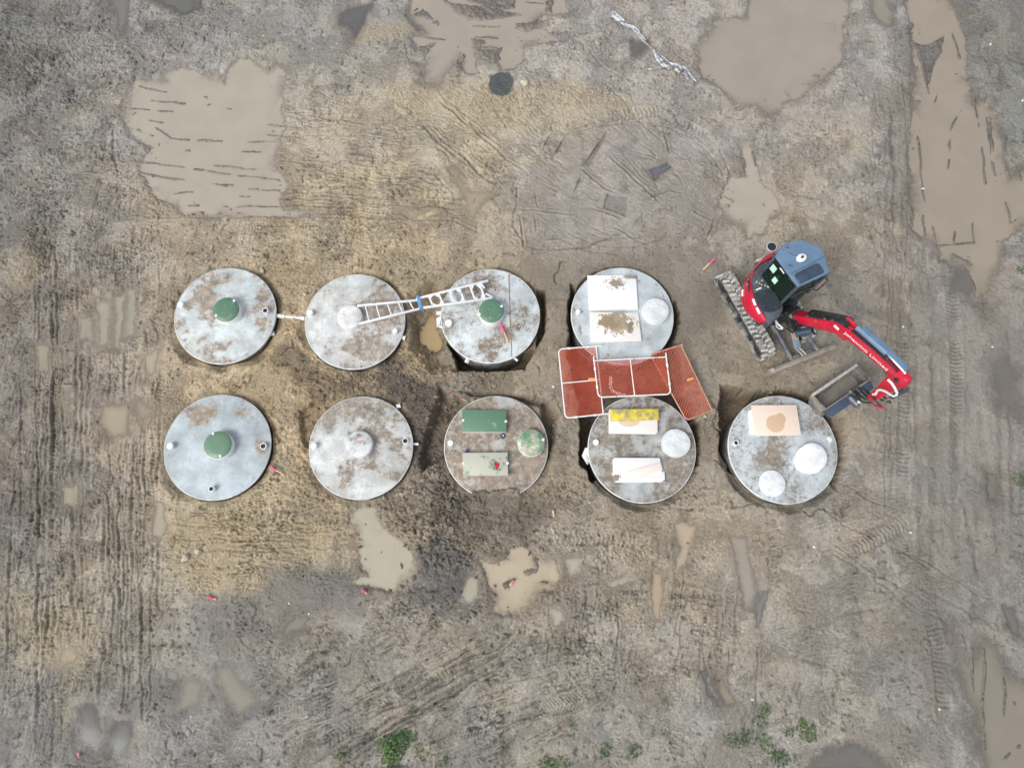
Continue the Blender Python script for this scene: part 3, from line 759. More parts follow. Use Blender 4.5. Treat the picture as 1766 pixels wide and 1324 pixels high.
basin([(1276,238),(1300,240),(1306,275),(1310,300),(1318,320),(1330,325),(1348,345),(1352,365),(1330,380),(1318,400),(1290,412),(1282,392),(1262,385),(1245,370),(1237,345),(1250,318),(1262,302),(1288,303),(1278,270)], TAN, level=-.03, depth=.05, ridges=[[(1245,335),(1268,350)],[(1282,268),(1292,310)],[(1316,345),(1320,358)],[(1296,255),(1304,290)],[(1330,362),(1345,365)],[(1262,325),(1266,334)]], ridge_w=.024)
basin(z2([(560,850),(610,830),(640,900),(680,960),(720,955),(850,985),(780,1010),(730,1070),(700,1115),(660,1110),(640,1000)]), (190,176,152), level=-.015, depth=.025, soft=True, ridges=[z2(q) for q in [[(690,1040),(700,1000)],[(770,1020),(800,1000)]]])
basin(z2([(335,1075),(400,1058),(520,1078),(440,1118),(390,1115)]), (212,196,164), level=-.02, depth=.04, wob=.06)
basin(z2([(325,775),(420,760),(380,795)]), (205,186,154), level=-.015, depth=.03, wob=.04)
basin(z2([(395,1030),(440,1035),(420,1052)]), (205,196,172), level=-.01, depth=.03, wob=.03)
basin(z7([(70,30),(120,-10),(200,-10),(230,80),(290,150),(390,210),(402,270),(410,370),(445,388),(370,408),(350,390),(280,432),(170,402),(60,392),(90,360),(150,350),(120,260),(95,170)]), CREAM, level=-.03, depth=.055, wob=.10, ridges=[z7(q) for q in [[(325,270),(335,330)],[(270,210),(285,215)],[(350,360),(365,400)]]])
basin(z7([(720,260),(800,285),(862,265),(880,210),(950,190),(1010,240),(1130,262),(1150,350),(1110,410),(1030,430),(980,510),(930,540),(850,552),(790,530),(800,470),(770,380),(740,310)]), (203,188,163), level=-.03, depth=.06, wob=.09, islands=[z7(q) for q in [[(1005,250),(1030,250),(1020,330),(960,345),(945,325),(1000,315)],[(850,385),(905,360),(895,395),(850,412)]]], ridges=[z7(q) for q in [[(800,295),(870,285)],[(950,375),(975,370)]]])
basin(z7([(670,340),(732,360),(720,460),(660,490),(630,440)]), CREAM, level=-.02, depth=.03, soft=True)
basin(z7([(1150,250),(1250,262),(1240,330),(1180,350)]), CREAM, level=-.01, depth=.03, soft=True)
basin(z7([(1085,520),(1150,530),(1165,580),(1110,600)]), CREAM, level=-.01, depth=.03, soft=True)
basin(z7([(1360,380),(1450,350),(1560,345),(1500,390),(1390,410)]), CREAM, level=-.01, depth=.02, soft=True)
basin(z7([(1600,330),(1650,330),(1662,420),(1642,575),(1610,575),(1602,420)]), (196,178,152), level=-.02, depth=.045, soft=True, murk=60)
basin(z7([(1715,85),(1765,70),(1830,100),(1790,240),(1730,360),(1705,330),(1745,200)]), (200,184,158), level=-.015, depth=.04, soft=True)
basin(z8([(275,150),(360,148),(390,280),(422,450),(412,528),(342,515),(310,330)]), PINK, level=-.03, depth=.045, soft=True, murk=55)
basin(z8([(445,415),(482,420),(440,530),(425,620),(405,610),(415,500)]), GREY, level=-.025, depth=.03, soft=True)
basin(z8([(200,880),(240,870),(310,990),(250,1010)]), (168,156,138), level=-.015, depth=.03, soft=True)
basin(z8([(130,840),(170,835),(190,910),(210,970),(170,960)]), SLATE, level=-.015, depth=.03, soft=True)
basin([(1638,1080),(1655,1078),(1672,1130),(1690,1098),(1725,1105),(1742,1150),(1770,1170),(1830,1180),(1830,1400),(1700,1400),(1690,1320),(1675,1230),(1655,1190),(1642,1120)], (158, 150, 136), level=-.025, depth=.05, soft=True, murk=70, ridges=[[(1699,1110),(1697,1200),(1700,1300)],[(1729,1130),(1735,1190),(1732,1240)],[(1678,1110),(1680,1210)],[(1745,1205),(1755,1220)],[(1730,1310),(1766,1280)],[(1660,1090),(1668,1130)]], ridge_w=.026)
basin(z6([(930,850),(1040,870),(1030,1010),(890,1060),(840,1060),(900,960)]), (176,171,155), level=-.02, depth=.05, soft=True, murk=26)
basin(z6([(1090,800),(1190,790),(1250,900),(1335,990),(1215,1075),(1130,1000),(1080,880)]), (178,173,156), level=-.02, depth=.05, soft=True, murk=26)
basin(z6([(380,1000),(480,990),(545,1180),(480,1265),(385,1200)]), (124,123,120), level=-.02, depth=.05, soft=True, murk=40)
basin(z6([(570,1080),(660,1070),(672,1200),(580,1300),(550,1180)]), (124,124,122), level=-.02, depth=.05, soft=True, murk=40)
basin(z6([(1490,545),(1575,555),(1545,620),(1430,650)]), (165,160,146), level=-.015, depth=.04, soft=True, murk=45)
basin(z6([(840,820),(890,830),(890,885),(840,880)]), (160,156,146), level=-.015, depth=.03, soft=True)
basin(z6([(785,-20),(835,-20),(845,100),(820,155),(765,140)]), (186,178,158), level=-.02, depth=.04, soft=True)
basin(z6([(300,740),(400,690),(380,790),(280,820)]), (196,182,155), level=-.012, depth=.02, soft=True)
basin(z6([(180,190),(215,190),(225,250),(185,255)]), (160,156,146), level=-.015, depth=.03, soft=True)
basin(z8([(700,1250),(900,1180),(1010,1240),(1150,1370),(620,1370)]), (138,136,130), level=-.02, depth=.05, soft=True, murk=30)
basin(z1([(540,-30),(665,-30),(655,100),(620,175),(595,170),(580,100)]), (146,143,137), level=-.02, depth=.05, soft=True, murk=40)
basin(z1([(740,-30),(1010,-30),(1035,40),(930,64),(820,35)]), SLATE, level=-.02, depth=.05, wob=.06, murk=70)
basin(z2([(0,60),(130,5),(200,-10),(160,100),(95,215),(60,150),(0,120)]), (122,121,120), level=-.02, depth=.04, soft=True, murk=60)
basin(z2([(1480,190),(1600,180),(1610,240),(1560,290),(1490,300)]), (126,121,115), level=-.02, depth=.03, soft=True, murk=40)
basin(pz([(1130,400),(1290,328),(1320,385),(1195,492)]), (122,124,128), level=-.03, depth=.03, wob=.05, murk=80)
for q in [[(165,515),(194,514),(190,560),(186,600),(160,597)], [(218,498),(233,497),(232,545),(230,578),(213,580)], [(198,510),(212,508),(208,570),(204,600),(197,598)]]:
    basin(q, (192,184,164), level=-.02, depth=.04, soft=True, murk=55)
basin([(132,545),(158,545),(158,585),(132,585)], (182,174,156), level=-.012, depth=.025, soft=True)
basin([(172,695),(228,692),(226,750),(190,762),(165,730)], (184,172,150), level=-.015, depth=.04, soft=True)
basin([(243,612),(275,598),(266,640),(255,655)], (196,186,162), level=-.015, depth=.03, soft=True)
basin([(232,680),(268,700),(262,722),(234,725)], (184,174,154), level=-.01, depth=.02, soft=True)
basin([(104,838),(136,834),(131,872),(104,872)], (184,174,152), level=-.012, depth=.03, soft=True)
basin([(60,590),(84,592),(82,640),(62,640)], (182,172,152), level=-.01, depth=.025, soft=True)
basin([(1700,620),(1730,600),(1766,640),(1766,720),(1720,700)], (150,146,138), level=-.012, depth=.02, soft=True, murk=50)
basin([(1705,815),(1722,815),(1722,860),(1706,860)], (140,136,128), level=-.02, depth=.04, soft=True, murk=50)
basin([(1640,450),(1700,470),(1680,520),(1640,500)], (140,138,132), level=-.012, depth=.02, soft=True, murk=50)
basin([(1730,1040),(1752,1050),(1762,1095),(1745,1090)], (140,138,132), level=-.012, depth=.03, soft=True, murk=60)
# two pools in the low ground between the second and third tanks
basin([(727,562),(735,562),(735,578),(727,578)], (196,172,130), level=-.36, depth=.04, wob=.03)
basin([(738,558),(745,542),(750,560),(753,590),(742,588)], (196,172,130), level=-.36, depth=.04, wob=.04)

Z = Z.astype(F32)
# faint unevenness everywhere, and the far country beyond the frame
Z += np.where(inside, 0, .3 * pn(X * .05, Y * .05, 880)).astype(F32)

def grid_mesh(name, xx, yy, zz, quads, attrs, mat_, smooth=True, kind='structure'):
    me = bpy.data.meshes.new(name)
    n = xx.size
    me.vertices.add(n)
    co = np.empty((n, 3), F32); co[:, 0] = xx; co[:, 1] = yy; co[:, 2] = zz
    me.vertices.foreach_set('co', co.ravel())
    q = quads.shape[0]; k = quads.shape[1]
    me.loops.add(q * k); me.polygons.add(q)
    me.loops.foreach_set('vertex_index', quads.astype(np.int32).ravel())
    me.polygons.foreach_set('loop_start', np.arange(0, q * k, k, dtype=np.int32))
    me.polygons.foreach_set('use_smooth', np.full(q, smooth))
    me.update(calc_edges=True)
    for an, (ty, data) in attrs.items():
        a = me.attributes.new(an, ty, 'POINT')
        a.data.foreach_set('color' if ty == 'FLOAT_COLOR' else 'value', data.astype(F32).ravel())
    me.materials.append(mat_)
    o = bpy.data.objects.new(name, me)
    COL.objects.link(o)
    if kind: o['kind'] = kind
    return o

# soil material: the soil map above plus grain, damp gloss and fine relief
soil, nt, b = nodes_of("soil")
at = N(nt, 'ShaderNodeAttribute', attribute_name='soil_col')
aw = N(nt, 'ShaderNodeAttribute', attribute_name='wet')
g1 = noise(nt, 55, 5, .65); g2 = noise(nt, 16, 5, .6)
v = math_(nt, 'ADD', math_(nt, 'MULTIPLY', math_(nt, 'SUBTRACT', g1, .5), 1.35), math_(nt, 'MULTIPLY', math_(nt, 'SUBTRACT', g2, .5), .95))
dry = math_(nt, 'SUBTRACT', 1.0, math_(nt, 'MULTIPLY', aw.outputs['Fac'], .85))
v = math_(nt, 'ADD', math_(nt, 'MULTIPLY', v, dry), 1.0)
vm = N(nt, 'ShaderNodeVectorMath', operation='SCALE')
nt.links.new(at.outputs['Color'], vm.inputs[0]); nt.links.new(v, vm.inputs['Scale'])
nt.links.new(vm.outputs[0], b.inputs['Base Color'])
rr = N(nt, 'ShaderNodeMapRange'); rr.inputs['To Min'].default_value = .95; rr.inputs['To Max'].default_value = .42
nt.links.new(aw.outputs['Fac'], rr.inputs['Value']); nt.links.new(rr.outputs[0], b.inputs['Roughness'])
bump(nt, b, math_(nt, 'ADD', g1, math_(nt, 'MULTIPLY', g2, 2.0)), .55, .02)

KALB = .88
soilc = np.empty((X.size, 4), F32)
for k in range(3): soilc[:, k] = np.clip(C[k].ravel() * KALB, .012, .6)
soilc[:, 3] = 1
idx = np.arange(X.size, dtype=np.int32).reshape(NY, NX)
quads = np.stack([idx[:-1, :-1], idx[:-1, 1:], idx[1:, 1:], idx[1:, :-1]], -1).reshape(-1, 4)
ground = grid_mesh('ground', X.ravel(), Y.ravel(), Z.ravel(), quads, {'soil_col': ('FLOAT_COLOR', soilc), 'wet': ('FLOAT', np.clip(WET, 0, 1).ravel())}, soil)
ground['label'] = 'churned wet mud of the building site with tyre ruts and pits'
def zg(x, y):
    i = int(np.clip(np.searchsorted(xs, x), 1, NX - 1)); j = int(np.clip(np.searchsorted(ys, y), 1, NY - 1))
    return float(Z[j, i])
def onground(px, py, dz=0.0):
    q = P(px, py, 0)
    for _ in range(4): q = P(px, py, zg(q.x, q.y) + dz)
    return q

_wm = {}
KWAT = .70
def water_mat(col, murk):
    key = (col, murk)
    if key in _wm: return _wm[key]
    m, nt, b = nodes_of('cloudy_water')
    n = noise(nt, 1.3, 4, .5)
    l = lin(col)
    c = mixc(nt, ramp(nt, n, .3, .7), tuple(v * KWAT * .96 for v in l), tuple(v * KWAT * 1.04 for v in l))
    nt.links.new(c, b.inputs['Base Color'])
    b.inputs['Roughness'].default_value = .06
    b.inputs['IOR'].default_value = 1.33
    ad = N(nt, 'ShaderNodeAttribute', attribute_name='depth')
    a = math_(nt, 'SUBTRACT', 1.0, math_(nt, 'EXPONENT', math_(nt, 'MULTIPLY', ad.outputs['Fac'], -float(murk))))
    tr = N(nt, 'ShaderNodeBsdfTransparent'); mx = N(nt, 'ShaderNodeMixShader')
    nt.links.new(a, mx.inputs[0]); nt.links.new(tr.outputs[0], mx.inputs[1]); nt.links.new(b.outputs[0], mx.inputs[2])
    out = [x for x in nt.nodes if x.type == 'OUTPUT_MATERIAL'][0]
    nt.links.new(mx.outputs[0], out.inputs['Surface'])
    bump(nt, b, noise(nt, 6, 3), .03, .01)
    _wm[key] = m
    return m
for poly, sl, sd, level, col, murk in WATER:
    zz = Z[sl]
    w = (zz < level - .0005) & (sd < .12)
    cell = w[:-1, :-1] | w[1:, :-1] | w[:-1, 1:] | w[1:, 1:]
    if cell.sum() < 4: continue
    id2 = np.arange(zz.size).reshape(zz.shape)
    q = np.stack([id2[:-1, :-1], id2[:-1, 1:], id2[1:, 1:], id2[1:, :-1]], -1)[cell]
    used, inv = np.unique(q, return_inverse=True)
    x_, y_ = X[sl].ravel()[used], Y[sl].ravel()[used]
    d_ = np.clip(level - zz.ravel()[used], 0, 1)
    grid_mesh('puddle', x_, y_, np.full(len(used), level, F32), inv.reshape(-1, 4), {'depth': ('FLOAT', d_)}, water_mat(col, murk))

# loose clods and crumbs: past counting, one object
rng = np.random.RandomState(11)
bm_ = bmesh.new(); bmesh.ops.create_icosphere(bm_, subdivisions=1, radius=1.0)
iv = np.array([v.co[:] for v in bm_.verts], F32); fi_ = np.array([[v.index for v in f.verts] for f in bm_.faces], np.int32); bm_.free()
def clods(spots):
    V = []; Fc = []; Cc = []; n = 0
    for px, py, sg, cnt, smin, smax in spots:
        c0 = P(px, py)
        for _ in range(cnt):
            x = rng.normal(c0.x, sg); y = rng.normal(c0.y, sg)
            if not (xin[0] < x < xin[-1] and yin[0] < y < yin[-1]): continue
            if any(math.hypot(x - t.x, y - t.y) < r + .03 for t, r in TANKS.values()): continue
            i = int(np.searchsorted(xs, x)); j = int(np.searchsorted(ys, y))
            s = smin + (smax - smin) * rng.rand() ** 3
            a = rng.rand() * 6.28
            ca, sa = math.cos(a), math.sin(a)
            v = iv * (1 + .28 * rng.randn(len(iv), 1)) * np.array([1, .55 + .4 * rng.rand(), .45 + .3 * rng.rand()])
            v = np.stack([v[:, 0] * ca - v[:, 1] * sa, v[:, 0] * sa + v[:, 1] * ca, v[:, 2]], 1) * s
            V.append(v + np.array([x, y, Z[j, i] + s * .18])); Fc.append(fi_ + n); n += len(iv)
            cc = np.array([C[k][j, i] for k in range(3)]) * KALB * (.75 + .55 * rng.rand())
            Cc.append(np.tile(np.array([*np.clip(cc, .02, .6), 1]), (len(iv), 1)))
    V = np.concatenate(V); Fc = np.concatenate(Fc); Cc = np.concatenate(Cc)
    o = grid_mesh('soil_clods', V[:, 0], V[:, 1], V[:, 2], Fc, {'soil_col': ('FLOAT_COLOR', Cc), 'wet': ('FLOAT', np.full(len(V), .15))}, soil, smooth=False, kind='stuff')
    tag(o, 'loose clods and crumbs of clay strewn over the mud round the tanks', 'clods', None, 'stuff')
clods([(680,650,.55,420,.012,.075), (740,890,.9,520,.012,.085), (850,880,.8,300,.012,.07), (560,640,.9,260,.012,.06), (390,455,.9,220,.012,.07), (330,655,.9,160,.01,.06), (480,860,.8,200,.01,.06), (620,450,1.2,250,.01,.05), (800,650,.6,120,.012,.07), (720,740,.35,120,.01,.06),
       (330,950,1.0,160,.01,.05), (1120,880,1.6,250,.01,.05), (1000,120,2.5,300,.01,.05), (100,250,2.2,300,.01,.05), (1300,480,2.0,160,.01,.04), (1000,1100,2.5,300,.01,.05), (200,1050,2.5,250,.01,.05), (1450,950,2.5,200,.01,.045), (600,1150,2.5,200,.01,.045), (1240,150,2.5,250,.01,.05), (1350,650,1.2,120,.01,.045), (1245,668,.22,50,.015,.06), (1330,660,.3,50,.012,.05), (995,705,.25,60,.015,.06), (1212,730,.2,50,.015,.06), (830,650,.35,90,.015,.07), (975,600,.25,40,.012,.05), (1180,600,.3,40,.012,.05), (960,740,.25,60,.012,.06), (1100,880,.5,80,.012,.05), (1350,885,.5,80,.012,.05), (540,740,.3,60,.015,.06), (760,700,.25,70,.02,.08), (640,655,.4,90,.015,.07)])

# ------------------------------------------------------------------ concrete tanks
white_pl = mat('white_plastic', (.72, .73, .72), .4, var=.06, mud=.25, mudscale=7)
clean_pl = mat('clean_white_plastic', (.80, .80, .79), .35, var=.03, bmp=0)
pvc_in = mat('pipe_inside', (.02, .02, .035), .5, var=.2)
green = mat('green_lid', (.095, .195, .125), .38, var=.10, scale=14, mud=.12, mudscale=10, mudcol=(.30, .36, .29))
alu_con = (.60, .635, .64)
CONC = {
 'a1': concrete('tank_concrete_smeared', (.58, .64, .65), (.28, .225, .17), .45, 3.1, fine=.6, big=1.3, wet=.06, streak=.30, smears=[(-.35,.1,.45,.09),(-.55,.6,.45,.08),(-.3,-.85,.4,.10),(.85,-.25,.3,.08),(.5,.8,.5,-.06),(-.7,-.2,.4,-.07)]),
 'a2': concrete('tank_concrete_muddy', (.62, .645, .64), (.265, .22, .17), .5, 17.2, fine=.6, big=.9, wet=.18, streak=.45, smears=[(.45,-.45,.9,.08),(.6,.55,.4,.06),(0,.95,.45,-.10),(-.5,-.25,.5,-.10),(-.3,-.8,.4,-.05)]),
 'a3': concrete('tank_concrete_speckled', (.58, .63, .64), (.20, .15, .11), .42, 29.4, fine=1.3, big=1.5, wet=.12, streak=.15, smears=[(-.2,.8,.5,.10),(.0,-.7,.5,.10),(.75,.25,.35,.08),(.5,.85,.4,-.06),(-.5,-.1,.5,-.06)]),
 'a4': concrete('tank_concrete_cleaner', (.47, .525, .545), (.19, .15, .11), .14, 41.7, fine=.8, big=1.7, wet=.15, streak=.06, smears=[(.4,.9,.4,.08),(.5,-.5,.4,.05),(-.8,.0,.3,.06)]),
 'b1': concrete('tank_concrete_clean', (.44, .505, .535), (.27, .21, .15), .18, 53.5, fine=.4, big=.9, wet=.12, streak=.22, smears=[(-.5,.75,.45,.14),(-.05,.95,.4,.11),(.45,.85,.35,.10),(.95,.0,.3,.15),(.75,-.6,.3,.09),(-.2,-.3,.9,-.08)]),
 'b2': concrete('tank_concrete_caked', (.60, .62, .61), (.25, .21, .165), .5, 67.8, fine=.7, big=1.0, wet=.16, streak=.4, smears=[(.55,.2,.9,.07),(-.1,.8,.5,.05),(-.65,-.15,.55,-.09),(.2,-1.05,.4,-.10),(-.35,.0,.3,-.05),(-.2,-.6,.5,.03)]),
 'b3': concrete('tank_concrete_buried', (.52, .53, .51), (.235, .185, .135), .80, 79.1, fine=.9, big=1.4, wet=.15, streak=.35, smears=[(.2,1.05,.4,-.12),(-.65,.6,.4,-.09),(0,.0,.3,-.09),(.5,-.5,.9,.06)]),
 'b4': concrete('tank_concrete_brown', (.45, .48, .48), (.20, .165, .125), .64, 83.6, fine=.8, big=1.3, wet=.40, streak=.25, smears=[(.9,.2,.5,.08),(.0,.0,.5,-.05),(-.2,-.85,.5,-.09),(.2,.95,.5,-.03),(-.7,.3,.4,.06)]),
 'b5': concrete('tank_concrete_grey', (.47, .52, .54), (.20, .16, .12), .32, 97.3, fine=1.25, big=1.5, wet=.22, streak=.12, smears=[(-.25,-.25,.6,.10),(.75,.65,.4,.08),(.35,-.7,.5,.05),(.1,.25,.4,.04),(-.6,.6,.4,-.05)]),
}
wall_m = concrete('tank_wall_concrete', (.40, .41, .41), (.16, .13, .10), .6, 5.7, fine=.5, big=2, wet=.5, streak=.3)
rim_m = mat('rim_concrete', (.62, .645, .64), .6, var=.22, scale=5, mud=.10, mudscale=3)
LABEL = {
 'a1': 'smeared pale concrete tank at the left end of the upper row, with green lid',
 'a2': 'muddy concrete tank whose round concrete lid the aluminium ladder starts from',
 'a3': 'speckled concrete tank with a green lid, pink stake and the gusseted ladder end on top',
 'a4': 'blue grey concrete tank with two large white boards lying on it, in a deep pit',
 'b1': 'cleanest pale concrete tank with green lid, at the lower left of the group',
 'b2': 'mud caked concrete tank with a pink marked grey lid in its middle',
 'b3': 'muddy concrete tank with two green oblong hatches, half overrun by soil',
 'b4': 'brown stained concrete tank carrying a yellow plank and white boards below the mesh panels',
 'b5': 'grey concrete tank beside the excavator bucket with a pinkish board and white lids',
}
ROOT = {}
for key, (c, r) in TANKS.items():
    t = thing('concrete_tank', Vector((c.x, c.y, c.z - 1.5)), LABEL[key], 'water tank', 'round concrete tanks set in the mud')
    ROOT[key] = t
    MB().lathe((c.x, c.y, 0), [(r - .05, c.z - 1.5), (r - .05, c.z - .07)], 72).build('tank_wall', wall_m, t)
    MB().lathe((c.x, c.y, 0), [(r - .005, c.z - .072), (r, c.z - .06), (r, c.z - .012), (r - .012, c.z - .004), (r - .03, c.z)], 96).build('lid_slab', CONC[key], t, smooth=50)
    MB().lathe((c.x, c.y, 0), [(r + .004, c.z - .05), (r + .006, c.z - .012), (r - .004, c.z + .002), (r - .013, c.z + .003), (r - .015, c.z - .02)], 96).build('rim', rim_m, t, smooth=60)
def riser(key, px, py, rpx, h=.16, lid=green, caps=(), off=(0, 0), lid_r=1.0, name='riser_lid', wallmat=None, dome=True, lidh=.03, label=None):
    t = ROOT[key]; c, r = TANKS[key]
    q = P(px, py, c.z + h)
    k = (P(px + rpx, py, c.z + h) - q).length
    x, y = q.x + off[0], q.y + off[1]
    MB().lathe((x, y, c.z), [(k * 1.025, -.01), (k * 1.025, h - lidh - .002)], 40).build('riser', wallmat or clean_pl, t)
    k *= lid_r
    pr = [(k, h - lidh), (k, h - .008), (k * .97, h)] + ([(k * .6, h + .008), (k * .25, h + .012)] if dome else [(k * .5, h + .001)])
    o = MB().lathe((q.x, q.y, c.z), pr, 48).build(name, lid, t, smooth=50)
    if label: o['label'] = label
    for a, b in caps:
        w = P(a, b, c.z + h)
        MB().lathe((w.x, w.y, c.z + h - .012), [(.032, 0), (.032, .022), (.024, .03)], 14).build('lid_bolt_cap', clean_pl, o)
    return o
def vent(key, px, py, open_=False, h=.12, r=.075, name=None):
    t = ROOT[key]; c = TANKS[key][0]
    q = P(px, py, c.z + h)
    if open_:
        MB().lathe((q.x, q.y, c.z), [(r, -.01), (r, h), (r * .78, h), (r * .78, -.005)], 28).build(name or 'vent_pipe', clean_pl, t)
        MB().lathe((q.x, q.y, c.z), [(r * .775, .0), (r * .775, h * .55)], 24).build('pipe_bore', pvc_in, t)
    else:
        MB().lathe((q.x, q.y, c.z), [(r * .86, -.01), (r * .86, h - .05)], 28).build(name or 'vent_pipe', clean_pl, t)
        MB().lathe((q.x, q.y, c.z), [(r, h - .055), (r, h - .012), (r * .85, h), (r * .3, h + .004)], 28).build('pipe_cap', clean_pl, t)
def stub(key, p0, p1, r=.055, dz=-.12, m=None, name='pipe_stub'):
    t = ROOT[key]; c = TANKS[key][0]
    a = P(*p0, c.z + dz); b = P(*p1, c.z + dz)
    MB().cyl(a, b, r, seg=18).build(name, m or clean_pl, t)
    d = (b - a).normalized()
    MB().cyl(b - d * .02, b + d * .002, r * .8, seg=18).build('pipe_bore', pvc_in, t)
concrete_lid = concrete('riser_lid_concrete', (.60, .63, .64), (.28, .23, .17), .35, 6.3, fine=.4, big=3, wet=.2)
muddy_lid = concrete('muddy_riser_lid', (.70, .715, .70), (.36, .31, .24), .22, 8.3, fine=.4, big=3, wet=.05)
white_lid = concrete('white_riser_lid', (.70, .735, .745), (.45, .46, .45), .2, 12.3, fine=.1, big=3, wet=.12, streak=.1)
bright_lid = concrete('bright_riser_lid', (.80, .82, .825), (.55, .56, .56), .2, 14.3, fine=.1, big=3, wet=.08, streak=.1)
green_muddy = concrete('green_lid_caked', (.10, .26, .15), (.46, .44, .34), .55, 21.5, fine=.9, big=2.0, wet=.0, streak=.3)

# first tank of the upper row
riser('a1', 389.5, 533.5, 22, .24, caps=[(404, 518.5), (373, 544)])
vent('a1', 310.5, 524.5); vent('a1', 457, 535, True)
stub('a1', (466, 576), (474, 575), .05, -.14)
stub('a1', (470, 544), (486, 545), .05, -.10)
# second
riser('a2', 603, 546, 21.5, .16, lid=muddy_lid, wallmat=white_pl, dome=False, lidh=.05)
vent('a2', 534, 538.5); vent('a2', 681, 570, r=.06, h=.14)
stub('a2', (688, 579), (699.5, 583.5), .055, -.10)
# third
riser('a3', 847.5, 535.5, 21.5, .25, caps=[(865, 528), (827, 541.5)])
vent('a3', 773.5, 556, r=.085, h=.16)
stub('a3', (765, 540), (753, 539.5), .05, -.09)
stub('a3', (808, 618), (804, 626), .055, -.2); stub('a3', (886, 616), (893, 622), .03, -.16)
c = TANKS['a3'][0]
mb = MB()
pts = [P(x, y, c.z + .004) for x, y in ((877.5, 473), (878.5, 500), (879.5, 540), (881.5, 580), (882.5, 614))]
for a, b in zip(pts[:-1], pts[1:]):
    d = (b - a); M = frame(d, Vector((0, 0, 1)))
    mb.box((a + b) / 2, (d.length + .004, .018 + .022 * random.random(), .007), M)
mb.build('seam_strip', mat('seam_mud', (.25, .20, .145), .8, var=.45, scale=12), ROOT['a3'])
mb = MB(); mb.tube([P(764, 546, c.z - .04), P(757, 551, c.z - .10), P(757, 562, c.z - .12), P(763, 565, c.z - .06)], [.05, .07, .06, .03], 8)
mb.build('sealing_mortar', rim_m, ROOT['a3'])
# fourth
riser('a4', 1131.5, 535, 22.5, .15, lid=white_lid, dome=False, lidh=.05)
vent('a4', 997, 537, r=.06, h=.10)
c, r = TANKS['a4']
def wall_patch(key, a0, a1, z0, z1, m, name):
    c, r = TANKS[key]
    n = 8; lo = []; hi = []
    for i in range(n + 1):
        a = R(a0 + (a1 - a0) * i / n)
        for l, z in ((lo, z0), (hi, z1)):
            l.append(Vector((c.x + (r - .044) * math.cos(a), c.y + (r - .044) * math.sin(a), c.z + z)))
    lo2 = [Vector((c.x + (v.x - c.x) * .985, c.y + (v.y - c.y) * .985, v.z)) for v in reversed(lo)]
    hi2 = [Vector((c.x + (v.x - c.x) * .985, c.y + (v.y - c.y) * .985, v.z)) for v in reversed(hi)]
    MB().loft([lo + lo2, hi + hi2]).build(name, m, ROOT[key])
pink_p = mat('pink_marker_paint', (.75, .08, .36), .5, var=.15)
orange_p = mat('orange_marker_paint', (.80, .25, .05), .5, var=.15)
wall_patch('a4', 264, 275, -.42, -.12, pink_p, 'paint_mark')
wall_patch('a4', 277, 281, -.40, -.10, orange_p, 'paint_mark')
# lower row
riser('b1', 375, 766.5, 23.5, .22, lid=mat('green_lid_clean', (.125, .225, .145), .38, var=.06, scale=14, mud=.02, mudcol=(.30, .36, .29)), caps=[(367.5, 747.5), (380, 786)])
vent('b1', 292.5, 768.5, r=.075); vent('b1', 453.5, 769, True, h=.09, r=.075); vent('b1', 364, 842.5, True, h=.14, r=.062)
o = riser('b2', 619.5, 765, 22.5, .15, lid=concrete_lid, wallmat=white_pl, dome=False, lidh=.04)
c = TANKS['b2'][0]
mb = MB()
for dx, dy in ((0, 0), (4, -1)):
    q = P(623 + dx * .7, 761 + dy, c.z + .152); mb.box(q, (.05, .022, .004), Matrix.Rotation(dx, 3, 'Z'))
mb.build('paint_mark', pink_p, o)
vent('b2', 541, 768.5, r=.07); vent('b2', 699, 760, True, h=.08, r=.07)
stub('b2', (684, 701.5), (690.5, 699), .05, -.10); stub('b2', (712, 765.5), (722, 765.5), .03, -.10)
# fifth: two oblong hatches
def hatch(key, pts, h, m, caps, label):
    t = ROOT[key]; c = TANKS[key][0]
    top = [P(x, y, c.z + h) for x, y in pts]
    MB().loft([atz(shrink(top, .985), c.z - .01), atz(shrink(top, .985), c.z + h - .035)]).build('hatch_riser', clean_pl, t, bevel=.006)
    o = MB().loft([atz(top, c.z + h - .034), atz(top, c.z + h)]).build('hatch_cover', m, t, bevel=.012)
    o['label'] = label
    for a, b in caps:
        w = P(a, b, c.z + h)
        MB().lathe((w.x, w.y, c.z + h - .01), [(.03, 0), (.03, .02), (.022, .028)], 14).build('lid_bolt_cap', clean_pl, o)
def tread_plate(name, base, studs, dirt, amt, seed):
    m, nt, b = nodes_of(name)
    tc = N(nt, 'ShaderNodeTexCoord')
    vo = N(nt, 'ShaderNodeTexVoronoi'); vo.inputs['Scale'].default_value = 27; vo.inputs['Randomness'].default_value = 0
    mp = N(nt, 'ShaderNodeMapping'); mp.inputs['Rotation'].default_value = (0, 0, R(45))
    nt.links.new(tc.outputs['Object'], mp.inputs['Vector']); nt.links.new(mp.outputs[0], vo.inputs['Vector'])
    st = ramp(nt, vo.outputs['Distance'], .38, .24)
    n1 = noise(nt, 3.2, 6, .65, off=(seed, 0, 0))
    k = ramp(nt, n1, .66 - .3 * amt, .8 - .3 * amt)
    c0 = mixc(nt, st, base, studs)
    c1 = mixc(nt, math_(nt, 'MULTIPLY', st, .55), dirt, base)
    n2 = noise(nt, 2.4, 5, .6, off=(seed, 7, 0))
    c = mixc(nt, k, c0, c1)
    c = mixc(nt, math_(nt, 'MULTIPLY', ramp(nt, n2, .62, .70), min(1, amt * 1.2)), c, (.27, .22, .16))
    nt.links.new(c, b.inputs['Base Color']); b.inputs['Roughness'].default_value = .42
    bump(nt, b, st, .5, .006)
    return m
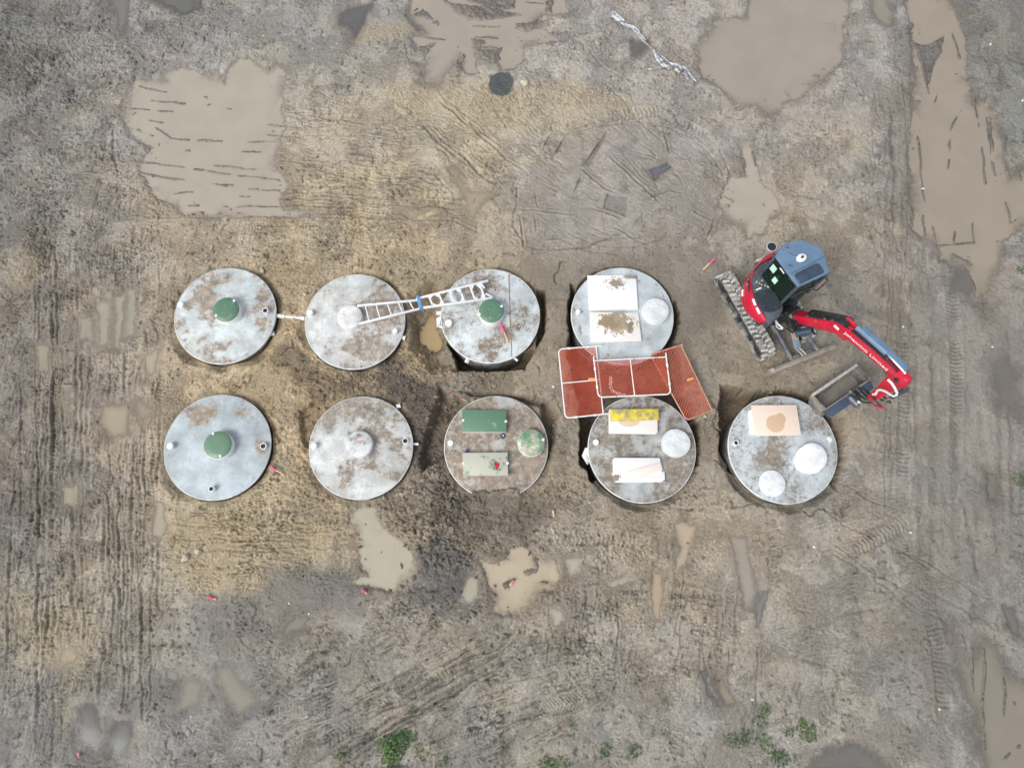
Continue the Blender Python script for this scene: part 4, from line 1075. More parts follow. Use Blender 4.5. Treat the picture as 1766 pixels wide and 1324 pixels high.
hatch('b3', [(796.5, 706), (873.5, 707), (873.5, 744.5), (797, 744.5)], .16, tread_plate('green_tread_plate', (.09, .20, .125), (.16, .29, .20), (.42, .45, .38), .30, 1.0), [(799, 724.5), (872.5, 726.5)], 'mostly clean green hatch cover')
hatch('b3', [(797.5, 780.5), (875.5, 779.5), (876.5, 819), (799, 819)], .13, tread_plate('caked_tread_plate', (.09, .21, .135), (.14, .28, .19), (.56, .54, .45), 1.05, 5.0), [(799, 798.5), (875.5, 798.5)], 'green hatch cover caked with pale mud')
riser('b3', 916, 763, 23, .15, lid=green_muddy, caps=[(896.5, 765), (937, 758)])
vent('b3', 777, 763.5, r=.07, h=.04)
# sixth and seventh
riser('b4', 1166.5, 763.5, 24, .15, lid=white_lid, dome=False, lidh=.06, lid_r=1.02)
vent('b4', 1028, 762, r=.07, h=.06)
c = TANKS['b4'][0]
mb = MB(); mb.tube([P(1012, 772, c.z - .05), P(1010, 785, c.z - .12), P(1015, 796, c.z - .16), P(1020, 790, c.z - .06)], [.04, .09, .08, .04], 9)
mb.build('sealing_mortar', rim_m, ROOT['b4'])
MB().tube([P(1013.5, 771, c.z - .06), P(1013, 783, c.z - .09)], [.025, .04], 8).build('paint_mark', pink_p, ROOT['b4'])
riser('b5', 1403, 787, 24, .17, lid=bright_lid, off=(-.07, -.06), dome=False, lidh=.05)
c = TANKS['b5'][0]
q = P(1332, 833, c.z + .05)
MB().lathe((q.x, q.y, c.z), [(.295, .004), (.30, .04), (.285, .05), (.1, .052)], 44).build('access_cover', white_lid, ROOT['b5'])
q = P(1325, 845, c.z + .055)
MB().lathe((q.x, q.y, c.z + .05), [(.035, 0), (.03, .02)], 10).build('cover_plug', mat('cream_plug', (.75, .68, .5), .5), ROOT['b5'])
vent('b5', 1270, 763, True, h=.10, r=.062)
q = P(1430.5, 757.5, c.z + .02)
MB().lathe((q.x, q.y, c.z), [(.07, .002), (.07, .018), (.06, .022)], 24).build('pipe_cap', white_pl, ROOT['b5'])

# pipe joining the first two tanks
a, b = P(484, 545, -.02), P(526, 549, -.02)
pr = thing('joining_pipe', Vector((a.x, a.y, -.07)), 'thin white plastic pipe running between the two upper left tanks', 'pipe')
MB().cyl(a, b, .035, seg=16).build('pipe', white_pl, pr)
MB().cyl(a, a + (b - a).normalized() * .10, .055, seg=16).build('coupling', clean_pl, pr)
MB().cyl(b - (b - a).normalized() * .10, b, .05, seg=16).build('coupling', clean_pl, pr)

# ------------------------------------------------------------------ boards and scraps on the tanks
def stain_board(name, col, stains, rough=.6, var=.03, speck=0.0, seed=0.0):
    """board with damp or muddy patches of their own outline: (x, y, rx, ry, colour) in metres about the middle"""
    m, nt, b = nodes_of(name)
    tc = N(nt, 'ShaderNodeTexCoord')
    n = noise(nt, 6, 5, .6, off=(seed, 0, 0))
    c = mixc(nt, n, tuple(v * (1 - var) for v in col), tuple(min(1, v * (1 + var)) for v in col))
    nd = noise(nt, 9, 6, .7, off=(seed, 3, 0))
    for x, y, rx, ry, sc, rag in stains:
        mp = N(nt, 'ShaderNodeMapping', vector_type='TEXTURE')
        mp.inputs['Location'].default_value = (x, y, 0); mp.inputs['Scale'].default_value = (rx, ry, 1e3)
        nt.links.new(tc.outputs['Object'], mp.inputs['Vector'])
        ln = N(nt, 'ShaderNodeVectorMath', operation='LENGTH'); nt.links.new(mp.outputs[0], ln.inputs[0])
        d = math_(nt, 'ADD', ln.outputs['Value'], math_(nt, 'MULTIPLY', math_(nt, 'SUBTRACT', nd, .5), rag * 2.2 if rag > 1 else rag))
        c = mixc(nt, ramp(nt, d, 1.05, .88), c, sc)
    if speck:
        c = mixc(nt, math_(nt, 'MULTIPLY', ramp(nt, noise(nt, 22, 6, .7, off=(seed, 5, 0)), .60, .68), speck), c, (.30, .25, .19))
    nt.links.new(c, b.inputs['Base Color']); b.inputs['Roughness'].default_value = rough
    return m
def board(name, pts, ztop, th, m, label, cat, group=None, bevel=.004):
    top = [P(x, y, ztop) for x, y in pts]
    c = ctr(top)
    return tag(MB().loft([atz(top, ztop - th), atz(top, ztop)]).build(name, m, None, bevel=bevel, loc=(c.x, c.y, ztop - th)), label, cat, group)
z4 = TANKS['a4'][0].z
BG = 'boards lying on the tanks'
board('foam_board', [(1013, 475), (1097, 474), (1100.5, 534), (1016, 535)], z4 + .06, .055, stain_board('white_board_face', (.80, .80, .79), [(.05, .24, .17, .12, (.30, .25, .19), 3.4), (.45, .40, .16, .06, (.30, .26, .21), 2.2), (-.02, -.42, .35, .08, (.70, .69, .67), .5)], speck=.12),
      'cleaner white board, upper of the two on the blue grey tank', 'board', BG)
board('foam_board', [(1016.5, 538), (1101, 539), (1106.5, 588), (1019, 590.5)], z4 + .06, .055, stain_board('muddy_board_face', (.74, .71, .67), [(.0, .12, .40, .24, (.36, .29, .19), 2.2), (-.15, .10, .22, .13, (.28, .21, .13), 2.4), (.36, .02, .07, .2, (.25, .20, .14), 2.0)], speck=.3, seed=4),
      'white board with a broad brown mud patch on the blue grey tank', 'board', BG)
z6 = TANKS['b4'][0].z
board('foam_board', [(1050, 708), (1052, 705.5), (1134, 706), (1134, 745), (1131, 748), (1050.5, 746.5)], z6 + .12, .115, stain_board('pinkish_board_face', (.80, .745, .70), [(-.10, .0, .26, .13, (.66, .52, .40), .25)], seed=2),
      'thick off white slab with a beige stain, half under the yellow plank', 'board', BG)
board('yellow_plank', [(1052.5, 706), (1135.5, 704.5), (1136.5, 723.5), (1053.5, 726)], z6 + .165, .04, mat('yellow_paint', (.66, .53, .05), .55, var=.12, mud=.62, mudscale=6, mudcol=(.30, .27, .16), mud_soft=.25),
      'worn yellow plank lying on the white slab', 'plank')
board('foam_board', [(1057, 792), (1060, 789), (1138, 789.5), (1141, 806), (1141, 815), (1058, 818)], z6 + .11, .105, stain_board('white_slab_face', (.80, .795, .785), [(-.2, .2, .16, .03, (.55, .45, .36), 1.2)], seed=6),
      'white slab with chipped corner, under the narrow pink strip', 'board', BG)
board('foam_board', [(1055, 814), (1060, 818), (1146, 812), (1147, 826), (1140, 831), (1061, 831.5)], z6 + .055, .05, stain_board('white_scrap_face', (.80, .795, .785), [(-.5, .0, .10, .09, (.25, .21, .17), 2.0)], seed=8),
      'lower white slab sticking out from beneath the chipped one on the brown tank', 'board', BG)
board('foam_strip', [(1079, 814), (1139, 796.5), (1143, 810.5), (1084, 827)], z6 + .135, .022, stain_board('pink_strip_face', (.78, .69, .63), [], seed=3),
      'narrow pinkish strip laid aslant over two white slabs', 'board strip')
z7 = TANKS['b5'][0].z
board('foam_board', [(1291, 709), (1294, 706), (1370, 704), (1376, 748), (1297, 749), (1294, 747)], z7 + .10, .095, mat('white_slab_side', (.80, .80, .79), .6, var=.03),
      'white slab showing along the left edge of the pinkish board', 'board', BG)
board('plywood_board', [(1295.5, 698.5), (1373.5, 698), (1382, 750.5), (1303, 751.5)], z7 + .14, .035, stain_board('beige_board_face', (.74, .61, .51), [(-.02, -.08, .22, .21, (.56, .40, .27), .4), (.10, .03, .13, .14, (.56, .40, .27), .4), (.06, .36, .015, .015, (.15, .12, .1), .2)], seed=9),
      'pinkish beige board with a brown damp stain beside the excavator bucket', 'board', BG)
# red cloth, blue scraps
zb = TANKS['b3'][0].z
q = [P(x, y, zb + .135) for x, y in ((853.5, 794), (857, 799), (861.5, 798), (860.5, 804), (857, 811), (854.5, 806), (852.5, 799))]
mb = MB(); cc = ctr(q)
mb.loft([q, [v + (cc - v) * .25 + Vector((0, 0, .035)) for v in q], [v + (cc - v) * .75 + Vector((0, 0, .02)) for v in q]])
tag(mb.build('glove', mat('red_fabric', (.55, .015, .03), .7, var=.25), None, loc=(cc.x, cc.y, zb + .135)), 'crumpled red glove on the caked green hatch', 'glove')
q = P(867, 751.5, zb + .04)
bl = thing('bottle_cap', (q.x, q.y, zb), 'dark blue round cap with white centre beside the clean green hatch', 'cap')
MB().lathe((q.x, q.y, zb), [(.05, .002), (.05, .06), (.04, .07)], 16).build('cap_shell', mat('navy_plastic', (.02, .04, .13), .4), bl)
MB().lathe((q.x + .01, q.y, zb + .0705), [(.018, 0), (.016, .008)], 10).build('cap_centre', clean_pl, bl)
q = P(806, 777.5, zb + .03)
tag(MB().tube([(q.x - .05, q.y - .01, zb + .025), (q.x, q.y + .02, zb + .03), (q.x + .04, q.y, zb + .025)], [.015, .03, .015], 8).build('blue_scrap', mat('blue_plastic', (.02, .06, .30), .4), None, loc=(q.x, q.y, zb)), 'small blue scrap by the upper edge of the caked hatch', 'scrap')

# ------------------------------------------------------------------ ladder across two tanks
LZ = .34
alu = mat('aluminium', (.80, .80, .80), .45, .25, var=.06, mud=.12, mudscale=6)
zend = TANKS['a3'][0].z + .10
def lad(px, py, f): return P(px, py, LZ + (zend - LZ) * f)
q0 = lad(625, 542, 0)
ld = thing('ladder', Vector((q0.x, q0.y, .12)), 'long aluminium ladder lying across two tanks, lashed with blue cord', 'ladder')
def rail(p0, p1, w=.05, h=.06, name='rail', m=None, f0=0., f1=1., dz=0.):
    a = lad(*p0, f0) + Vector((0, 0, dz)); b = lad(*p1, f1) + Vector((0, 0, dz))
    MB().box((a + b) / 2, ((b - a).length, w, h), frame(b - a, Vector((0, 0, 1)))).build(name, m or alu, ld, bevel=.006)
rail((616, 527.5), (724, 517.5), f0=0, f1=.5); rail((619, 558.5), (730, 531), f0=0, f1=.5)
rail((718, 516.5), (842, 485), .05, .07, f0=.46, f1=1, dz=.03); rail((724, 532.5), (849, 515), .05, .07, f0=.46, f1=1, dz=.03)
def lerp(a, b, t): return tuple(x + (y - x) * t for x, y in zip(a, b))
for t in (.10, .27, .45, .625, .80):
    a = lerp((616, 527.5), (724, 517.5), t + .03); b = lerp((619, 558.5), (730, 531), t + .06)
    A_, B_ = lad(*a, t * .5), lad(*b, t * .5)
    MB().cyl(A_, B_, .016, seg=10).build('rung', alu, ld)
for t in (.17, .31, .455, .60, .745, .88):
    a = lerp((718, 516.5), (842, 485), t); b = lerp((724, 532.5), (849, 515), t + .02)
    f_ = .46 + .54 * t
    A_, B_ = lad(*a, f_) + Vector((0, 0, .03)), lad(*b, f_) + Vector((0, 0, .03))
    MB().box((A_ + B_) / 2, ((B_ - A_).length, .045, .03), frame(B_ - A_, Vector((0, 0, 1)))).build('rung', alu, ld, bevel=.004)
for t in (.24, .53, .81):       # corner gussets
    for u, s_ in ((.0, 1), (1., -1)):
        f_ = .46 + .54 * t
        def q(tt, uu): return lad(*lerp(lerp((718, 516.5), (842, 485), tt), lerp((724, 532.5), (849, 515), tt + .02 * uu), uu), f_) + Vector((0, 0, .035))
        tri = [q(t - .07, u), q(t + .0, u), q(t - .065, u + s_ * .38)]
        tri2 = [q(t + .0, u), q(t + .07, u), q(t + .065, u + s_ * .38)]
        mb = MB()
        for T in (tri, tri2): mb.loft([atz(T, T[0].z - .005), atz(T, T[0].z + .005)])
        mb.build('gusset', alu, ld, bevel=0)
for a, b, nm in (((829, 489), (836, 498), 0), ((838, 507), (850, 514), 0)):
    A_, B_ = lad(*a, .97) + Vector((0, 0, .03)), lad(*b, 1) + Vector((0, 0, .03))
    MB().box((A_ + B_) / 2, ((B_ - A_).length, .04, .03), frame(B_ - A_, Vector((0, 0, 1)))).build('end_brace', alu, ld, bevel=.004)
blue = mat('blue_cord', (.10, .32, .62), .7, var=.15)
mb = MB()
for i in range(4):
    o_ = i * 1.3
    pts = [lad(719 + o_, 513, .48) + Vector((0, 0, .09)), lad(721 + o_, 519, .48) + Vector((0, 0, .10)), lad(723 + o_, 527, .48) + Vector((0, 0, .10)), lad(725 + o_, 534, .48) + Vector((0, 0, .09)), lad(724 + o_, 534, .48) - Vector((0, 0, .04)), lad(719 + o_, 514, .48) - Vector((0, 0, .04))]
    mb.tube(pts, .012, 7, closed=True)
mb.build('cord_lashing', blue, ld)

# ------------------------------------------------------------------ mesh safety panels over the pit
mesh_m = mat('orange_red_mesh', (.62, .095, .045), .55, var=.15, scale=5)
mesh_m2 = mat('faded_mesh', (.60, .14, .08), .6, var=.22, scale=3)
wht = mat('white_tube', (.76, .75, .74), .4, var=.05, mud=.10)
rust = mat('dull_orange_tube', (.48, .25, .17), .5, var=.2)
tagm = mat('orange_reflector', (.85, .32, .08), .4, var=.05)
def panel(label, pts, z, frame_m, mesh_m, feet=.14, tag_at=None, bar=True, zt=0.0):
    """pts: a-b is the long side with the feet, then round to c and d; the corners at c and d are round"""
    a, b, c, d = [P(x, y, z + dz) for (x, y), dz in zip(pts, (zt, zt, 0, 0))]
    cc = (a + b + c + d) / 4
    t = thing('safety_panel', (cc.x, cc.y, z - .02), label, 'safety barrier', 'mesh safety panels lying over the pit')
    def uv(u, v): return a * (1 - u) * (1 - v) + b * u * (1 - v) + c * u * v + d * (1 - u) * v
    L = ((b - a).length + (c - d).length) / 2; W = ((d - a).length + (c - b).length) / 2
    rc = .10
    pts_ = [uv(0, -feet / W), uv(0, 1 - rc / W)]
    for k in range(1, 6):
        q = math.pi / 2 * k / 6; pts_.append(uv((rc - rc * math.cos(q)) / L, 1 - rc / W + rc / W * math.sin(q)))
    pts_.append(uv(rc / L, 1)); pts_.append(uv(1 - rc / L, 1))
    for k in range(1, 6):
        q = math.pi / 2 * k / 6; pts_.append(uv(1 - (rc - rc * math.sin(q)) / L, 1 - rc / W + rc / W * math.cos(q)))
    pts_ += [uv(1, 1 - rc / W), uv(1, -feet / W)]
    fr = MB().tube(pts_, .017, 9); fr.build('tube_frame', frame_m, t)
    MB().tube([uv(0, 0), uv(1, 0)], .015, 9).build('lower_rail', frame_m, t)
    if bar: MB().tube([uv(.5, 0), uv(.5, 1)], .014, 9).build('middle_bar', frame_m, t)
    for u, v in ((.0, .22), (.0, .72), (1., .22), (1., .72)):
        MB().cyl(uv(u, v - .04), uv(u, v + .04), .028, seg=10).build('hinge_lug', frame_m, t)
    mb = MB(); pit_ = .074; w_ = .0054
    nz = (b - a).cross(d - a).normalized()
    i0 = .015
    for sgn in (1, -1):
        k = -W if sgn > 0 else 0.0
        end = L if sgn > 0 else L + W
        s_ = k + pit_ / 2
        while s_ < end:
            # line u = s + sgn*v*.8
            P0 = []
            for v_ in (i0, W - i0):
                P0.append([s_ + sgn * v_, v_])
            (u0, v0), (u1, v1) = P0
            def clip(u0, v0, u1, v1):
                du, dv = u1 - u0, v1 - v0; t0, t1 = 0., 1.
                for bnd, sg in ((i0, 1), (L - i0, -1)):
                    f0, f1 = sg * (u0 - bnd), sg * (u1 - bnd)
                    if f0 < 0 and f1 < 0: return None
                    if f0 < 0: t0 = max(t0, f0 / (f0 - f1))
                    if f1 < 0: t1 = min(t1, f0 / (f0 - f1))
                if t1 - t0 < .02: return None
                return (u0 + du * t0, v0 + dv * t0, u0 + du * t1, v0 + dv * t1)
            r_ = clip(u0, v0, u1, v1)
            if r_:
                A_, B_ = uv(r_[0] / L, r_[1] / W), uv(r_[2] / L, r_[3] / W)
                off = nz * (.003 * sgn)
                mb.box((A_ + B_) / 2 + off, ((B_ - A_).length, w_ * 2, .006), frame(B_ - A_, nz))
            s_ += pit_
    mb.build('mesh_infill', mesh_m, t, smooth=0)
    if tag_at:
        u, v, l_ = tag_at
        A_, B_ = uv(u, v), uv(u, v + l_ / W)
        MB().box((A_ + B_) / 2 + Vector((0, 0, .025)), ((B_ - A_).length, .055, .012), frame(B_ - A_, Vector((0, 0, 1)))).build('reflector_tag', tagm, t, bevel=.004)
    return t
panel('white framed mesh panel on the left, its orange tag beside the middle bar', [(1028, 597), (1040.5, 714), (975, 721), (963, 602)], .22, wht, mesh_m, tag_at=(.48, .1, .18))
panel('white framed mesh panel lying on top of the other two, across the gap', [(1149, 615.5), (1024.5, 622), (1032, 685), (1157, 679.5)], .30, wht, mesh_m, feet=.10)
panel('dull orange framed mesh panel on the right, turned aslant', [(1174.5, 595), (1228, 707), (1184, 725), (1121, 611)], .21, rust, mesh_m2, feet=.05, tag_at=(.5, .10, .17), bar=False)
mb = MB()
pts = [P(x, y, .255) for x, y in ((1053, 650), (1053.5, 657), (1052.5, 664), (1055, 672), (1060, 676), (1067, 679), (1073, 681), (1080, 682))]
for i, (a, b) in enumerate(zip(pts[:-1], pts[1:])):
    n_ = 2
    for k in range(n_):
        A_, B_ = a.lerp(b, k / n_), a.lerp(b, (k + 1) / n_)
        mid = (A_ + B_) / 2; d = (B_ - A_).normalized(); w = Vector((-d.y, d.x, 0)) * .028; e = (B_ - A_) * .62
        ring = [mid - e * .9, mid - e * .5 + w, mid + e * .5 + w, mid + e * .9, mid + e * .5 - w, mid - e * .5 - w]
        mb.tube([v + Vector((0, 0, .006 * (k % 2))) for v in ring], .011, 6, closed=True)
tag(mb.build('plastic_chain', clean_pl, None, loc=tuple(pts[0])), 'short white plastic chain curling beneath the middle mesh panel', 'chain')

# ------------------------------------------------------------------ excavator
red = mat('red_paint', (.53, .010, .04), .28, var=.06, scale=4, mud=.16, mudscale=6, mud_soft=.3, bmp=.05)
red2 = mat('red_paint_dusty', (.56, .012, .04), .32, var=.08, scale=6, mud=.12, mudscale=9, bmp=.05)
blue_grey = mat('blue_grey_paint', (.12, .20, .30), .45, var=.12, scale=3, mud=.10, mudscale=7, mud_soft=.3, mudcol=(.26,.27,.26), bmp=.05)
charcoal = mat('charcoal_paint', (.055, .068, .085), .45, var=.2, scale=7, mud=.16, mudscale=14, bmp=.08)
black = mat('black_steel', (.022, .024, .028), .45, var=.3, scale=12, mud=.22, mudscale=9)
rubber = mat('track_rubber', (.10, .10, .10), .75, var=.3, scale=9, mud=.62, mudscale=5, mudcol=(.36, .345, .315), mud_soft=.2)
lugm = mat('track_lug_mud', (.20, .20, .195), .75, var=.25, scale=12, mud=.78, mudscale=6, mudcol=(.56, .55, .51), mud_soft=.25)
bladem = mat('blade_steel', (.30, .255, .225), .55, .15, var=.22, scale=7, mud=.55, mudscale=6, mudcol=(.30, .25, .20), mud_soft=.3)
steel = mat('worn_steel', (.16, .185, .22), .4, .5, var=.2, scale=6, mud=.62, mudscale=5, mudcol=(.29, .255, .205), mud_soft=.3)
bucket_m = mat('muddy_bucket_steel', (.13, .14, .15), .45, .3, var=.25, scale=6, mud=.82, mudscale=3.5, mudcol=(.30, .265, .21), mud_soft=.3)
chrome = mat('chrome_rod', (.85, .86, .88), .12, .9, var=.02, bmp=0)
hosem = mat('white_hose', (.74, .74, .73), .45, var=.05)
hoseb = mat('black_hose', (.018, .018, .02), .5, var=.2)
galv = mat('lip_steel', (.52, .50, .47), .4, .35, var=.15, mud=.2)
def glass_mat():
    m, nt, b = nodes_of('tinted_glass')
    b.inputs['Base Color'].default_value = (.012, .03, .022, 1); b.inputs['Roughness'].default_value = .04
    tr = N(nt, 'ShaderNodeBsdfTransparent'); tr.inputs['Color'].default_value = (.50, .66, .56, 1)
    mx = N(nt, 'ShaderNodeMixShader'); mx.inputs[0].default_value = .45
    nt.links.new(tr.outputs[0], mx.inputs[1]); nt.links.new(b.outputs[0], mx.inputs[2])
    nt.links.new(mx.outputs[0], [x for x in nt.nodes if x.type == 'OUTPUT_MATERIAL'][0].inputs['Surface'])
    return m
glass = glass_mat()
zx = crop(1230, 410, 8.276)
za = crop(1360, 530, 6.968)
zb3 = crop(1310, 540, 11.03)
TA, TB = P(1255, 478, .45), P(1324, 600, .45)
u = (TB - TA); u.z = 0; u.normalize()
v = Vector((-u.y, u.x, 0))
if v.x < 0: v = -v
gz = zg(*((TA + TB) / 2)[:2])
EX0 = Vector((TA.x + .75 * u.x + .7 * v.x, TA.y + .75 * u.y + .7 * v.y, 0))
ex = thing('mini_excavator', EX0, 'red and grey mini excavator on rubber tracks with its bucket resting by a pit', 'excavator')
UP = Vector((0, 0, 1))
def track(center, L, W=.36, Hh=.46):
    r = Hh / 2; st = L - Hh
    per = 2 * st + 2 * math.pi * r
    def pos(s):
        s %= per
        if s < st: return (-st / 2 + s, Hh, 0.)
        s -= st
        if s < math.pi * r: a = s / r; return (st / 2 + r * math.sin(a), r + r * math.cos(a), -a)
        s -= math.pi * r
        if s < st: return (st / 2 - s, 0., -math.pi)
        s -= st; a = s / r
        return (-st / 2 - r * math.sin(a), r - r * math.cos(a), -math.pi - a)
    def pt(x, y, z): return center + u * x + v * y + UP * z
    n = 72
    outer = []; inner = []
    for i in range(n):
        x, z, a = pos(per * i / n)
        nx, nz_ = -math.sin(a) * -1, math.cos(a)
        outer.append((x, z)); inner.append((x - .035 * math.sin(-a), z - .035 * math.cos(a)))
    mb = MB()
    mb.loft([[pt(x, -W / 2, z) for x, z in outer], [pt(x, W / 2, z) for x, z in outer]], caps=False)
    mb.loft([[pt(x, -W / 2, z) for x, z in inner], [pt(x, W / 2, z) for x, z in inner]], caps=False)
    for sy in (-1, 1):
        mb.loft([[pt(x, sy * W / 2, z) for x, z in outer], [pt(x, sy * W / 2, z) for x, z in inner]], caps=False)
    tr = mb.build('track', rubber, ex)
    mb = MB()
    nl = 40
    for i in range(nl):
        for sy, ph in ((-1, 0.), (1, .5)):
            x, z, a = pos(per * (i + ph) / nl)
            ax = u * math.cos(a) + UP * math.sin(a)
            nr = -u * math.sin(a) + UP * math.cos(a)
            k = Matrix.Rotation(sy * R(14), 3, nr)
            M = Matrix((k @ ax, k @ v, nr)).transposed()
            mb.box(pt(x, sy * W * .245, z) + nr * .012, (.056, W * .46, .06), M)
    mb.build('tread_lugs', lugm, tr, bevel=.008, seg=1)
    mb = MB()
    mb.box(pt(0, 0, r), (st * .96, W * .55, Hh * .45), Matrix((u, v, UP)).transposed())
    mb.build('track_frame', black, tr, bevel=.02)
    for sx in (-1, 1):
        MB().cyl(pt(sx * st / 2, -W * .36, r), pt(sx * st / 2, W * .36, r), r - .05, seg=20).build('sprocket', black, tr)
    for k in range(3):
        MB().cyl(pt((k - 1) * st * .3, -W * .33, .10), pt((k - 1) * st * .3, W * .33, .10), .075, seg=14).build('road_wheel', black, tr)
    return tr
LT = (TB - TA).length + .30
mid1 = (TA + TB) / 2; mid1.z = max(gz, -.03) - .01
track(mid1, LT)
mid2 = mid1 + v * 1.08 + u * .02
track(mid2, LT)
UC = (mid1 + mid2) / 2
MB().box(UC + UP * .30, (1.0, .98, .20), Matrix((u, v, UP)).transposed()).build('lower_frame', black, ex, bevel=.04)
MB().cyl(UC + UP * .38, UC + UP * .60, .42, seg=36).build('slew_ring', black, ex)
# blade
b0, b1, b2, b3 = [P(x, y, z_) for (x, y), z_ in zip(zb3([(215, 1085), (1440, 600), (1450, 700), (255, 1195)]), (.34, .34, .06, .06))]
bl_dir = (b1 - b0).normalized()
bf = Vector((bl_dir.y, -bl_dir.x, 0)); bf = bf if bf.dot(u) > 0 else -bf
prof = [(0, .02), (.03, .02), (.075, .05), (.02, .13), (.01, .22), (.05, .32), (.085, .345), (.055, .36), (.0, .35), (-.05, .30), (-.06, .2), (-.05, .1)]
mb = MB()
zg0 = zg(b3.x, b3.y)
mb.loft([[b0 + bf * x + UP * (z - b0.z + min(zg0, 0) * .5) for x, z in prof], [b1 + bf * x + UP * (z - b1.z + min(zg0, 0) * .5) for x, z in prof]])
bo = mb.build('dozer_blade', bladem, ex, bevel=.004)
MB().cyl(b0 - bl_dir * .01 + UP * .0, b0 + bl_dir * .07 + UP * .0, .045, seg=14).build('lifting_eye', galv, bo)
for pts in ([(230, 215), (400, 520), (520, 740), (600, 900)], [(880, 390), (980, 560), (1050, 660), (1100, 715)]):
    q = zb3(pts)
    pp = [P(*q[0], .40), P(*q[1], .34), P(*q[2], .26), P(*q[3], .22)]
    mb = MB()
    sd2 = bl_dir * .032
    mb.loft([[p - sd2 + UP * .06, p + sd2 + UP * .06, p + sd2 - UP * .07, p - sd2 - UP * .07] for p in pp])
    mb.build('blade_arm', steel, ex, bevel=.006)
q = [P(*w, .25) for w in zb3([(590, 830), (980, 680), (1095, 715), (860, 830), (640, 915)])]
MB().loft([atz(q, .19), atz(q, .235)]).build('blade_shelf', steel, ex, bevel=.005)
q0_, q1_ = P(*zb3([(640, 350)])[0], .50), P(*zb3([(725, 670)])[0], .40)
MB().box((q0_ + q1_) / 2, ((q1_ - q0_).length, .16, .07), frame(q1_ - q0_, UP)).build('blade_cylinder_guard', mat('scuffed_guard', (.20, .25, .32), .45, .3, var=.12, mud=.30, mudscale=3, mudcol=(.36, .26, .17)), ex, bevel=.02)
for s_ in (-.035, .035):
    e_ = P(*zb3([(880 + s_ * 900, 830 - s_ * 200)])[0], .24)
    MB().tube([q1_ + bl_dir * s_, (q1_ + e_) / 2 + bl_dir * s_ * .6 + UP * .02, e_], .022, 10).build('blade_cylinder_rod', galv, ex)
# upper body
I_ = zx([(850, 268), (660, 380), (560, 490), (540, 600), (550, 720), (590, 880), (650, 1000), (720, 1100), (742, 1150), (757, 1190)])
O_ = zx([(838, 240), (700, 305), (590, 420), (480, 560), (412, 690), (388, 800), (410, 930), (470, 1050), (560, 1140)])
inn = [P(x, y, 1.40) for x, y in I_]
ZO = [.80, .78, .78, .78, .80, .84, .90, 1.0, 1.12, 1.20]
out = [P(x, y, z) for (x, y), z in zip(O_ + zx([(665, 1222)]), ZO)]
def ring(k, t, grow): return [Vector((a.x + (b.x - a.x) * k, a.y + (b.y - a.y) * k, z + (1.405 - z) * t)) for a, b, z in zip(inn, out, ZO)]
mb = MB()
chains = [ring(.92, -.10, 0), ring(1, .02, 0), ring(.82, .55, 0), ring(.52, .88, 0), ring(.16, 1.005, 0), ring(.0, 1.0, 0), ring(.0, .1, 0)]
mb.loft(chains, caps=False, closed=False)
mb.build('counterweight', red, ex, smooth=45)
def on_cw(k, i, z): a, b = inn[i], out[i]; return Vector((a.x + (b.x - a.x) * k, a.y + (b.y - a.y) * k, z))
mb = MB(); mb.tube([on_cw(.62, 3, 1.285), on_cw(.63, 4, 1.285), on_cw(.62, 5, 1.285)], [.02, .045, .02], 8)
mb.build('vent_slot', black, ex)
for i, k, z in ((4, .70, 1.24), (6, .45, 1.37), (7, .45, 1.37), (5, .92, .95)):
    p_ = on_cw(k, i, z)
    d_ = (on_cw(k, i + 1, z) - on_cw(k, i - 1, z)).normalized()
    MB().box(p_ + UP * .02, (.16, .05, .03), frame(d_, UP)).build('white_decal', clean_pl, ex, bevel=.004)
hood_px = I_ + zx([(800, 1255), (880, 1190), (965, 1110), (1003, 1030), (985, 900), (930, 760), (830, 600), (715, 440), (790, 345)])
hd = [P(x, y, 1.40) for x, y in hood_px]
hd = shrink(hd, 1.0)
mb = MB(); hd = shrink(hd, .992)
mb.loft([atz(shrink(hd, .96), 1.16), atz(hd, 1.20), atz(hd, 1.35), atz(shrink(hd, .985), 1.388), atz(shrink(hd, .95), 1.402)])
mb.build('side_hood', charcoal, ex, smooth=50)
cv = [P(x, y, 1.44) for x, y in zx([(590, 790), (680, 755), (800, 730), (880, 770), (930, 860), (972, 960), (965, 1000), (900, 1035), (830, 1055), (720, 1045), (680, 1000), (630, 900)])]
MB().loft([atz(cv, 1.40), atz(cv, 1.425), atz(shrink(cv, .96), 1.44)]).build('engine_cover', mat('dark_engine_cover', (.03, .038, .048), .35, var=.15, mud=.05, mudscale=12), ex, smooth=50)
p_ = P(*zx([(650, 730)])[0], 1.42); MB().box(p_, (.13, .03, .02), Matrix.Rotation(.4, 3, 'Z')).build('hood_label', clean_pl, ex)
mb = MB()
for x, y in ((620, 630), (700, 610), (740, 680), (690, 670), (780, 700), (660, 650)):
    mb.box(P(x, y, 1.41) * 0 + P(*zx([(x, y)])[0], 1.41), (.03 + .05 * random.random(), .03, .02), Matrix.Rotation(random.random() * 3, 3, 'Z'))
mb.build('hood_grit', mat('dried_splash', (.45, .42, .33), .9), ex)
MB().loft([atz(shrink(hd, .72), .70), atz(shrink(hd, .80), 1.17)]).build('lower_body', black, ex, bevel=.02)
base = [UC + Vector((math.cos(a), math.sin(a), 0)) * .60 for a in (2 * math.pi * k / 40 for k in range(40))]
MB().loft([atz(base, .58), atz(base, .72)]).build('slew_platform', black, ex, bevel=.02)
